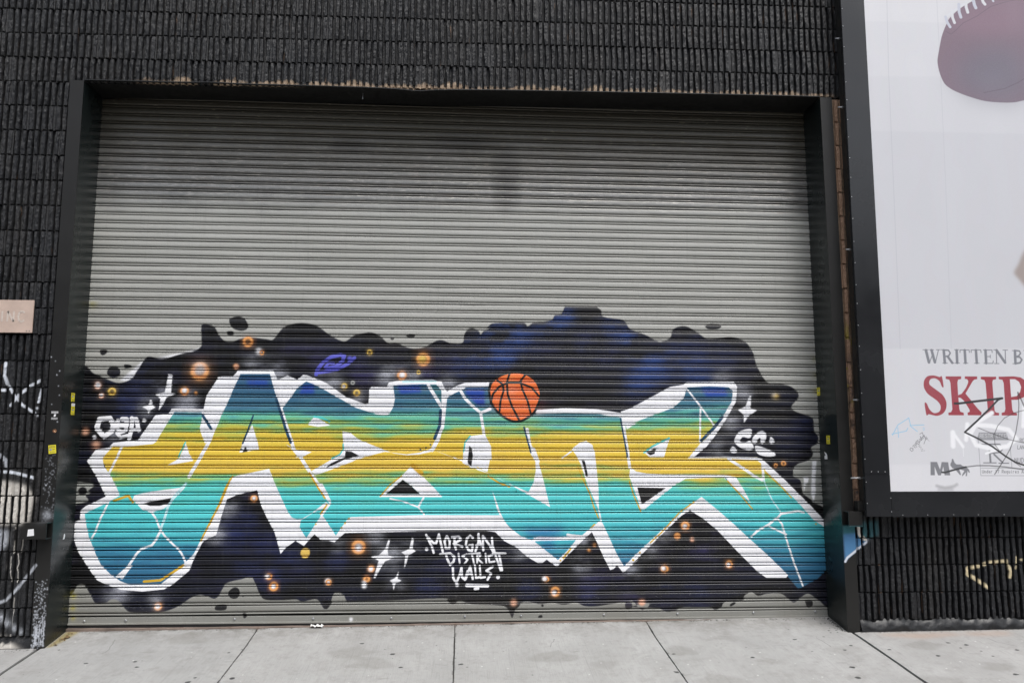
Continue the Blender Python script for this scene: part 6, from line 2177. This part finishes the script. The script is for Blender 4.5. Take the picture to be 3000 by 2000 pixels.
# ------------------------------------------------------------------ warehouse wall of ribbed split-face blocks
wall = thing('warehouse_wall', 'black painted wall of ribbed split-face blocks around the roller door', 'wall')
BL, BH = .4064, .2032
def block_mesh(seed, ribs, mat, groove=.034):
    rnd = random.Random(seed); V, F = [], []
    P = BL / 8; nz = 12
    zs = [-.5 * BH + .0016 + (BH - .0032) * (j / nz) for j in range(nz + 1)]
    zs[1] = zs[0] + .006; zs[-2] = zs[-1] - .006
    def wob(n): # smooth random walk
        a = [rnd.uniform(-1, 1) for _ in range(5)]
        return [a[int(q * 4 / n) if q < n else 3] * (1 - (q * 4 / n) % 1) + a[min(int(q * 4 / n) + 1, 4)] * ((q * 4 / n) % 1) for q in range(n + 1)]
    cols = []
    shallow = {r: rnd.random() < .10 for r in range(ribs + 1)}
    for r in range(ribs):
        xl = r * P + .0095; xr = (r + 1) * P - .0095
        wl, wr, wf = wob(nz), wob(nz), wob(nz); wd = rnd.uniform(-.002, .002); lean = rnd.uniform(-.0012, .0012); prot = rnd.uniform(0, .005); chip = rnd.random() < .8
        gl = .008 if shallow[r] else groove; gr = .008 if shallow[r + 1] else groove
        L = []
        for (kind, u) in (('g', 0), ('b', 0), ('e', 0), ('f', .12), ('f', .36), ('f', .64), ('f', .88), ('e', 1), ('b', 1), ('g', 1)):
            c = []
            for j in range(nz + 1):
                ex = xl + wl[j] * (.0024 if chip else .0048) - wd + lean * j * .3; fx = xr + wr[j] * (.0024 if chip else .0048) + wd + lean * j * .3
                end = j in (0, nz); near = j in (1, nz - 1)
                if kind == 'g': x = r * P if u == 0 else (r + 1) * P; y = gl if u == 0 else gr
                elif kind == 'b': x = (ex - .0010) if u == 0 else (fx + .0010); y = (gl if u == 0 else gr) - .002
                elif kind == 'e': x = ex + .0008 if u == 0 else fx - .0008; y = .0065 + wf[j] * .002
                else: x = ex + (fx - ex) * u; y = -prot + wf[j] * .0026 + rnd.uniform(-.0030, .0030)
                if kind in 'fe':
                    if end: y = max(y, .0) + .011 + rnd.uniform(0, .004); 
                    if near: y += rnd.uniform(0, .0035)
                zz = zs[j] + (rnd.uniform(-.0028, .0028) if near and kind in 'fe' else 0)
                c.append((x - BL / 2, y, zz))
            L.append(c)
        cols += L
    nv = nz + 1
    for c in cols: V += c
    for i in range(len(cols) - 1):
        for j in range(nz):
            a = i * nv + j; F.append((a, a + nv, a + nv + 1, a + 1))
    # ends go back into the wall
    return mesh('block', V, F, mat, False)
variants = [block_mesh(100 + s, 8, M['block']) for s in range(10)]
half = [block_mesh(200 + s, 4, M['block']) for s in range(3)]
bare4 = [block_mesh(300 + s, 4, M['bare'], .02) for s in range(4)]
rb = random.Random(11); nblk = 0
def put(me, x, z, tilt=0., **p):
    global nblk
    o = obj('concrete_block', me, wall, (x, rb.uniform(-.0015, .0015), z), **p); o.rotation_euler = (0, -tilt, 0); nblk += 1
    return o
Z3 = 4.3335                     # bed joint at the door head, left
TB = .0078
for r in range(6):              # courses above the door
    zc = Z3 + BH * (r + .5); x = -4.95 + (BL / 2 if r % 2 else 0) + rb.uniform(-.01, .01)
    while x < 3.45:
        if not (x > 3.3 and 0): put(rb.choice(variants), x, zc + TB * (x + 3.15), TB)
        x += BL
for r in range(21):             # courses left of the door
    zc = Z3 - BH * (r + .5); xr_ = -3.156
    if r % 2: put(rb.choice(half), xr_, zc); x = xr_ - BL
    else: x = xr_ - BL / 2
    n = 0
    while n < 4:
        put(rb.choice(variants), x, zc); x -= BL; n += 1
for r in range(17):             # unpainted strip between the door and the billboard
    zc = Z3 + .035 - BH * (r + .5)
    if zc < .95: break
    put(bare4[r % 4], 3.090 + .0048 * (4.35 - zc) + BL / 2 + rb.uniform(0, .006), zc, label='bare brown unpainted block')
for r in range(5):              # courses under the billboard
    zc = .729 + .012 + BH * .5 - .2095 * r + .0
    if zc < .15: break
    if r % 2: o = put(half[r % 3], 3.112 + BL / 2, zc); o.scale = (1, 1, 1.031)
    x = 3.112 + BL / 2 + (BL / 2 if r % 2 else 0)
    while x < 5.5:
        o = put(rb.choice(variants), x, zc); o.scale = (1, 1, 1.031); x += BL
V, F = [], []
def core(x0, x1, z0, z1, y0=.0345, y1=.38): box('wall_backing', M['core'], wall, x0, x1, y0, y1, z0, z1)
core(-7.5, -3.158, -.4, 4.36); core(-7.5, 7.6, 4.4045, 7.2); core(3.0885, 7.6, -.4, 4.40)
box('wall_backing', M['core'], wall, -3.3, 3.3, .42, .45, -.4, 4.8)  # sheet added behind the opening to stop light leaking in at the corner
box('mortar_bed', M['mortarb'], wall, 3.0895, 3.30, .0165, .0255, .98, 4.37)
# rough black parging at the foot of the wall on the right
def parge(x0, x1, z0, z1, mat, seed, yo=-.012):
    rn = random.Random(seed); nx, nz = int((x1 - x0) / .02), 7; V, F = [], []
    top = [.010 * math.sin(q * .31 + seed) + .006 * math.sin(q * .83) + rn.uniform(-.004, .004) for q in range(nx + 1)]
    for j in range(nz + 1):
        for i in range(nx + 1):
            zt = z0 + (z1 + top[i] - z0) * j / nz
            y = yo + rn.uniform(-.007, .006) + (0, 0, 0, 0, .003, .008, .016, .026)[j] - .008 * (1 - j / nz)
            V.append((x0 + (x1 - x0) * i / nx, y, zt))
    for j in range(nz):
        for i in range(nx):
            a = j * (nx + 1) + i; F.append((a, a + 1, a + nx + 2, a + nx + 1))
    V0 = len(V)
    return obj('base_course', mesh('base_course', V, F, mat, True), wall)
parge(3.115, 5.6, -.03, .112, M['base'], 3)
parge(-5.0, -3.16, -.10, .072, M['block'], 4, .002)

# ------------------------------------------------------------------ door frame
df = thing('door_frame', 'black steel frame lining the roller door opening', 'door frame')
def quadbox(name, mat, parent, bl, br, tl, tr, y0, y1, **p):   # front outline given by four (x, z) corners
    V = [(q[0], y, q[1]) for q in (bl, br, tr, tl) for y in (y0, y1)]
    F = [(0, 2, 4, 6), (1, 7, 5, 3), (0, 1, 3, 2), (2, 3, 5, 4), (4, 5, 7, 6), (6, 7, 1, 0)]
    return obj(name, mesh(name, V, F, mat), parent, **p)
def jamb(ox_b, ix_b, ox_t, ix_t, zb, zto, zti, s):
    j = quadbox('jamb', M['jamb'], df, *(((ox_b, zb), (ix_b, zb), (ox_t, zto), (ix_t, zti)) if s < 0 else ((ix_b, zb), (ox_b, zb), (ix_t, zti), (ox_t, zto))), -.012, -.006)
    a = .005 if s < 0 else -.005
    q = (((ix_b - a, zb), (ix_b, zb), (ix_t - a, zti), (ix_t, zti)) if s < 0 else ((ix_b, zb), (ix_b - a, zb), (ix_t, zti), (ix_t - a, zti)))
    quadbox('reveal_plate', M['reveal'], df, *q, -.0055, .40)
    return j
jamb(-3.152, -3.048, -3.153, -3.047, -.05, 4.343, 4.343, -1)
jamb(3.104, 3.004, 3.082, 2.981, -.01, 4.3755, 4.3755, 1)
for (a, b) in ((-3.158, -3.0535), (3.0105, 3.0865)):
    box('jamb_core', M['core'], df, a, b, .0, .40, -.05, 4.34)
# soffit plate with a dent and a slight wave
NX = 90; V, F = [], []
def sof(x):
    z = 4.343 + .0055 * (x + 3.05)
    z -= .020 * math.exp(-abs(x + .40) / .12) + .007 * math.exp(-((x + .35) / .5) ** 2)
    z += .006 * math.exp(-((x + 2.05) / .15) ** 2) - .004 * math.sin(x * 1.1 + 2.2)
    return z
for i in range(NX + 1):
    x = -3.046 + 6.026 * i / NX; z = sof(x); zb = 4.343 + .0055 * (x + 3.05)
    V += [(x, -.016, z), (x, -.016, z + .006), (x, .012, z + .012), (x, .40, zb + .008), (x, .40, zb)]
for i in range(NX):
    for q in range(4): F.append((i * 5 + q, i * 5 + q + 1, i * 5 + q + 6, i * 5 + q + 5))
    F.append((i * 5 + 4, i * 5, i * 5 + 5, i * 5 + 9))
obj('head_plate', mesh('head_plate', V, F, M['soffit']), df)
box('head_core', M['core'], df, -3.158, 3.112, .027, .39, 4.3985, 4.404)
box('nail', M['zinc'], df, -.86, -.853, .10, .105, 4.30, 4.352)
# open steel tube stubs on both jambs
def tube(x0, x1, y0, y1, z0, z1, t=.005):
    V = []
    for x in (x0, x1):
        for (y, z) in ((y0, z0), (y1, z0), (y1, z1), (y0, z1)): V.append((x, y, z))
        for (y, z) in ((y0 + t, z0 + t), (y1 - t, z0 + t), (y1 - t, z1 - t), (y0 + t, z1 - t)): V.append((x, y, z))
    F = []
    for k in range(4):
        n = (k + 1) % 4
        F += [(k, n, 8 + n, 8 + k), (4 + k, 12 + k, 12 + n, 4 + n), (k, 4 + k, 4 + n, n), (8 + k, 8 + n, 12 + n, 12 + k)]
    return obj('tube_stub', mesh('tube_stub', V, F, M['jamb']), df)
tube(-3.235, -3.052, -.095, -.0125, .776, .893)
tube(3.012, 3.125, -.095, -.0125, .837, .952)
box('tube_plate', M['side'], df, 3.105, 3.155, -.07, -.004, .955, 1.03)
# sill
V, F = [], []
for i in range(61):
    x = -3.045 + 6.046 * i / 60; z = .056 + .006 * math.sin(x * .9) + random.uniform(-.0015, .0015) + .002 * (x / 3)
    V += [(x, .288, gz(x, .29) - .03), (x, .288, z), (x, .40, z + .004)]
for i in range(60):
    for q in range(2): F.append((i * 3 + q, i * 3 + 3 + q, i * 3 + 4 + q, i * 3 + 1 + q))
obj('sill_plate', mesh('sill_plate', V, F, M['sill']), df)

# ------------------------------------------------------------------ roller shutter
sh = thing('roller_shutter', 'grey steel roller door with a large turquoise and yellow graffiti piece', 'roller door', (0, .33, 0))
PITCH, ZS0, TILT = .071191, 3.4064, .0022
PROF = [(0, .022), (-.0014, .022), (-.0021, -.0050), (-.0034, -.0072), (-.010, -.0082), (-.021, -.0093), (-.032, -.0102), (-.0370, -.0100), (-.0408, -.0084), (-.0442, -.0048), (-.0470, .0004), (-.0490, .0068), (-.0502, .0140),
        (-.0520, .0150), (-.0530, .0040), (-.0542, -.0040), (-.0566, -.0082), (-.0598, -.0096), (-.0632, -.0092), (-.0652, -.0060), (-.0664, .0220), (-.0712, .0220)]
def slat_mesh(seed, k):
    rn = random.Random(seed); NS = 60; V, F = [], []
    ph = [rn.uniform(0, 6) for _ in range(4)]; amp = .0009 if k < 36 else .0014; dents = [(rn.uniform(-2.9, 2.9), rn.uniform(.05, .22), rn.uniform(-.001, .0045)) for _ in range(2)]
    for i in range(NS + 1):
        x = -3.049 + 6.05 * i / NS
        dz = amp * (math.sin(x * 1.3 + ph[0]) + .6 * math.sin(x * 3.1 + ph[1])); dy = .0007 * math.sin(x * 2.2 + ph[2]) + .0002 * math.sin(x * 7 + ph[3])
        dy += sum(q * math.exp(-((x - c_) / w_) ** 2) for c_, w_, q in dents)
        for (z, y) in PROF: V.append((x, y + dy, z + dz - TILT * x))
    n = len(PROF)
    for i in range(NS):
        for j in range(n - 1):
            a = i * n + j; F.append((a, a + 1, a + n + 1, a + n))
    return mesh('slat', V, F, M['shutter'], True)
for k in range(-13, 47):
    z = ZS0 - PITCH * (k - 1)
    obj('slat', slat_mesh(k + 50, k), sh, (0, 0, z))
# bottom bar: flat angle with a lighter lip
zb = ZS0 - PITCH * 46
V, F = [], []
BP = [(0, .010), (-.002, -.006), (-.004, -.008), (-.043, -.009), (-.046, -.018), (-.055, -.019), (-.058, -.017), (-.058, .02)]
for i in range(41):
    x = -3.046 + 6.046 * i / 40; s = -.0025 * math.sin((x + 3) / 6 * math.pi) * 2
    for (z, y) in BP: V.append((x, y, z + s - TILT * x * .2 + (.0015 * math.sin(x * 2))))
n = len(BP)
for i in range(40):
    for j in range(n - 1): F.append((i * n + j, i * n + j + 1, i * n + n + j + 1, i * n + n + j))
bb = obj('bottom_bar', mesh('bottom_bar', V, F, M['shutter']), sh, (0, 0, zb - .002))
box('gap_shade_strip', M['core'], sh, -3.045, 3.0, -.012, .0, .050, .0745)  # black strip added to draw the shaded gap under the bottom bar
bv, bf = cyl(.0095, .004, 12, 'Y', .004); bolt_me = mesh('bolt', bv, bf, M['zinc'], True)
for (x, z) in ((-2.925, .103), (-2.611, .104), (-1.779, .105), (-1.17, .102), (-.558, .098), (.026, .104), (.476, .105), (1.147, .106), (1.75, .107), (2.38, .110), (2.897, .112)):
    o = obj('bolt', bolt_me, bb); o.location = (x, -.0085, z - (zb - .002))

# ------------------------------------------------------------------ billboard
bbd = thing('billboard', 'tall grey framed poster box with red and grey lettering and a football', 'billboard', (3.13, -.15, .918))
def BB(name, mat, x0, x1, y0, y1, z0, z1, bevel=0.):
    return box(name, mat, bbd, x0 - 3.13, x1 - 3.13, y0 + .15, y1 + .15, z0 - .918, z1 - .918, bevel)
YF = -.15
BB('frame_bar', M['frame'], 3.132, 3.3345, YF, YF + .03, 1.2415, 5.58, .0015)
BB('frame_bar', M['frame'], 3.132, 3.3345, YF, YF + .03, .918, 1.2395, .0015)
BB('frame_bar', M['frame'], 3.3360, 4.98, YF, YF + .03, .914, 1.108, .0015)
BB('frame_bar', M['frame'], 4.78, 4.98, YF, YF + .03, 1.1095, 5.3785, .0015)
BB('frame_bar', M['frame'], 3.3360, 4.98, YF, YF + .03, 5.38, 5.58, .0015)
BB('poster', M['poster'], 3.3365, 4.7785, YF + .006, YF + .012, 1.1095, 5.3785)
BB('side_panel', M['side'], 3.150, 3.158, YF + .0305, -.010, .925, 5.575)
BB('flashing', M['side'], 3.159, 4.97, -.030, -.022, .935, 5.57)
BB('side_panel', M['side'], 3.159, 4.97, YF + .0305, -.031, .925, .933)
sv, sf = cyl(.0038, .002, 8, 'Y', .003); scr = mesh('screw', sv, sf, M['zinc'], True)
z = 1.02
while z < 5.4:
    o = obj('screw', scr, bbd, (.0095, .0, z - .918)); z += .17 + random.uniform(-.02, .02)
for x in (3.42, 3.62, 3.83, 4.03, 4.24, 4.44, 4.66): obj('screw', scr, bbd, (x - 3.13, .0, .012))
for (x, z) in ((3.335, 1.06), (3.335, .955), (3.245, 1.262), (3.19, 1.262), (3.30, 1.262)): obj('screw', scr, bbd, (x - 3.13 - .004, .0, z - .918))
rv, rf = cyl(.0058, .062, 10, 'X', .0); rod = mesh('threaded_rod', rv, rf, M['zinc'], True)
nv, nf = cyl(.011, .010, 6, 'X', .0); nut = mesh('nut', nv, nf, M['zinc'])
for (z, s) in ((4.87, .7), (4.265, .8), (3.052, .7), (1.826, .7), (1.211, 1.5)):
    o = obj('threaded_rod', rod, bbd, (3.150 - 3.13, .075, z - .918)); o.scale = (s, 1, 1)
    n_ = obj('nut', nut, o, (-.010, 0, 0))

# ------------------------------------------------------------------ plate on the left wall
pl = thing('wall_plate', 'faded pinkish metal plate with ghost letters on the black block wall', 'sign', (-3.56, -.02, 2.31))
box('plate', M['pink'], pl, -.30, .262, -.004, .006, .0, .252, .0015)
def letter(strokes, ox, mat, nm):
    V, F = [], []
    for (x0, z0, x1, z1) in strokes:
        d = Vector((x1 - x0, z1 - z0)).normalized() * .007; p = Vector((-d.y, d.x)); b = len(V)
        for (cx, cz) in ((x0, z0), (x1, z1)):
            for s in (1, -1): V.append((ox + cx + p.x * s, -.0052, .085 + cz + p.y * s))
        F.append((b, b + 1, b + 3, b + 2))
    obj(nm, mesh(nm, V, F, mat), pl)
letter([(0, 0, 0, .08)], .035, M['grout'], 'painted_letter')
letter([(0, 0, 0, .08), (0, .08, .045, 0), (.045, 0, .045, .08)], .075, M['grout'], 'painted_letter')
letter([(.045, .068, .03, .08), (.03, .08, .008, .075), (.008, .075, 0, .05), (0, .05, 0, .03), (0, .03, .01, .004), (.01, .004, .03, 0), (.03, 0, .045, .012)], .155, M['grout'], 'painted_letter')
for x in (.222, .243): obj('screw_hole', mesh('screw_hole', *cyl(.004, .0006, 8, 'Y'), M['core']), pl, (x, -.0045, .012))

# ------------------------------------------------------------------ stickers
def flat_sticker(name, label, mat, pts, th=.0012, axis='Y', group=None, parts=()):
    # pts: outline in (u, z); axis 'Y' -> lies on a plane facing the street, 'X' -> on a reveal (u = depth)
    c = np.mean([p[:2] for p in pts], 0)
    def P(u, z, d):
        return (u, -d, z) if axis == 'Y' else ((d, u, z) if axis == 'L' else (-d, u, z))
    def build(q, d0, d1, m, nm):
        V = [P(u - c[0], z - c[1], d0) for u, z in q] + [P(u - c[0], z - c[1], d1) for u, z in q]; n = len(q)
        F = [tuple(range(n, 2 * n))] + [(i, (i + 1) % n, n + (i + 1) % n, n + i) for i in range(n)]
        return mesh(nm, V, F, m)
    pl_ = (c[0], pts_y, c[1]) if axis == 'Y' else ((-3.0465, c[0], c[1]) if axis == 'L' else (pts_x, c[0], c[1]))
    t = thing(name, label, 'sticker', pl_, group or 'stickers stuck on the door frame')
    obj('backing', build(pts, 0, th, mat, 'backing'), t)
    for i, (m, q, nm) in enumerate(parts): obj(nm, build(q, th + .0001, th + .0004, m, nm), t)
    return t
def rect(u0, u1, z0, z1): return [(u0, z0), (u1, z0), (u1, z1), (u0, z1)]
def lines(u0, u1, z0, z1, n, m, fill=.5):
    out_ = []
    for i in range(n):
        z = z0 + (z1 - z0) * (i + .5) / n; h = (z1 - z0) / n * fill / 2; u = u0
        while u < u1 - .001:
            wd = random.uniform(.004, .009); out_.append((m, rect(u, min(u + wd, u1), z - h, z + h), 'print')); u += wd + .002
    return out_
pts_y = -.0125
def Rq(pts, a):
    c = np.mean(pts, 0); ca, sa = math.cos(a), math.sin(a)
    return [(c[0] + (p[0] - c[0]) * ca - (p[1] - c[1]) * sa, c[1] + (p[0] - c[0]) * sa + (p[1] - c[1]) * ca) for p in pts]
a = flat_sticker('sticker', 'square yellow sticker with small black print on the front of the left jamb', M['yellow'], rect(-3.118, -3.064, 1.397, 1.461), parts=
    lines(-3.112, -3.07, 1.438, 1.456, 3, M['ink']) + [(M['greyp'], rect(-3.112, -3.094, 1.420, 1.434), 'print')] + lines(-3.090, -3.072, 1.421, 1.433, 1, M['ink']) + lines(-3.108, -3.075, 1.402, 1.414, 2, M['ink'], .35))
a.rotation_euler = (0, R(-6), 0)
flat_sticker('sticker', 'white lettering transfer on the black left jamb above the round sticker', M['jamb'], rect(-3.117, -3.064, 1.650, 1.716), .0003, parts=
    lines(-3.116, -3.066, 1.698, 1.715, 3, M['white'], .7) + [(M['white'], [(-3.098, 1.673), (-3.084, 1.675), (-3.081, 1.693), (-3.096, 1.692)], 'print')] + lines(-3.114, -3.068, 1.651, 1.668, 4, M['white'], .5))
circ = lambda cx, cz, r_: [(cx + r_ * math.cos(t * math.pi / 8), cz + r_ * math.sin(t * math.pi / 8)) for t in range(16)]
flat_sticker('sticker', 'small round copper coloured sticker on the front of the left jamb', M['copper'], circ(-3.083, 1.566, .0145), parts=[(M['cream'], circ(-3.083, 1.566, .004), 'print'), (M['cream'], [(-3.083, 1.560), (-3.076, 1.555), (-3.073, 1.561)], 'print')])
pts_y = -.0955
flat_sticker('sticker', 'blank white paper sticker on the steel tube stub left of the door', M['white'], [(-3.203 + .018, .798), (-3.155 + .018, .803), (-3.160 + .018, .851), (-3.200 + .018, .847)])
def yl(u0, u1, z0, z1): return lines(u0 + .006, u1 - .006, z1 - .018, z1 - .003, 2, M['ink'], .35) + [(M['greyp'], [(u0 + .008, (z0 + z1) / 2 + .004), (u0 + .022, (z0 + z1) / 2 - .002), (u1 - .008, (z0 + z1) / 2 + .008), (u0 + .014, (z0 + z1) / 2 + .012)], 'print')] + lines(u0 + .006, u1 - .006, z0 + .003, z0 + .018, 2, M['ink'], .3)
flat_sticker('sticker', 'upper of two yellow stickers on the left reveal beside the shutter', M['yellow'], rect(.129, .183, 1.796, 1.862), axis='L', parts=yl(.129, .183, 1.796, 1.862))
flat_sticker('sticker', 'lower yellow sticker with white top on the left reveal', M['yellow'], rect(.140, .195, 1.692, 1.782), axis='L', parts=[(M['white'], rect(.1405, .1945, 1.760, 1.7815), 'print')] + yl(.140, .195, 1.692, 1.756))
flat_sticker('sticker', 'small torn white scrap low on the left reveal', M['white'], [(.150, .744), (.172, .746), (.180, .772), (.172, .786), (.160, .780), (.158, .762)], axis='L')
pts_x = 2.993
flat_sticker('sticker', 'higher yellow sticker on the right reveal next to the shutter edge', M['yellow'], rect(.263, .320, 1.879, 1.947), axis='R', parts=yl(.263, .320, 1.879, 1.947))
pts_x = 2.995
flat_sticker('sticker', 'lower yellow sticker on the right reveal above the torn white one', M['yellow'], rect(.127, .188, 1.475, 1.544), axis='R', parts=yl(.127, .188, 1.475, 1.544))
flat_sticker('sticker', 'torn white sticker remains on the right reveal below the yellow one', M['white'], [(.185, 1.351), (.238, 1.350), (.236, 1.375), (.215, 1.385), (.232, 1.398), (.236, 1.410), (.205, 1.400), (.188, 1.385)], axis='R')

# ------------------------------------------------------------------ crumpled paper on the sill
rn = random.Random(9); V, F = [], []
nx, ny = 9, 5
for j in range(ny):
    for i in range(nx): V.append((.095 * (i / (nx - 1) - .5) * (1 + rn.uniform(-.1, .1)), .03 * (j / (ny - 1) - .5), rn.uniform(0, .018) + (.006 if 0 < j < ny - 1 else 0)))
for j in range(ny - 1):
    for i in range(nx - 1):
        a = j * nx + i; F.append((a, a + 1, a + nx + 1, a + nx))
o = obj('paper_scrap', mesh('paper_scrap', V, F, M['paper']), None, (-1.13, .272, .048)); o['label'] = 'crumpled white paper scrap lying on the sill under the shutter'; o['category'] = 'litter'
print('blocks', nblk)
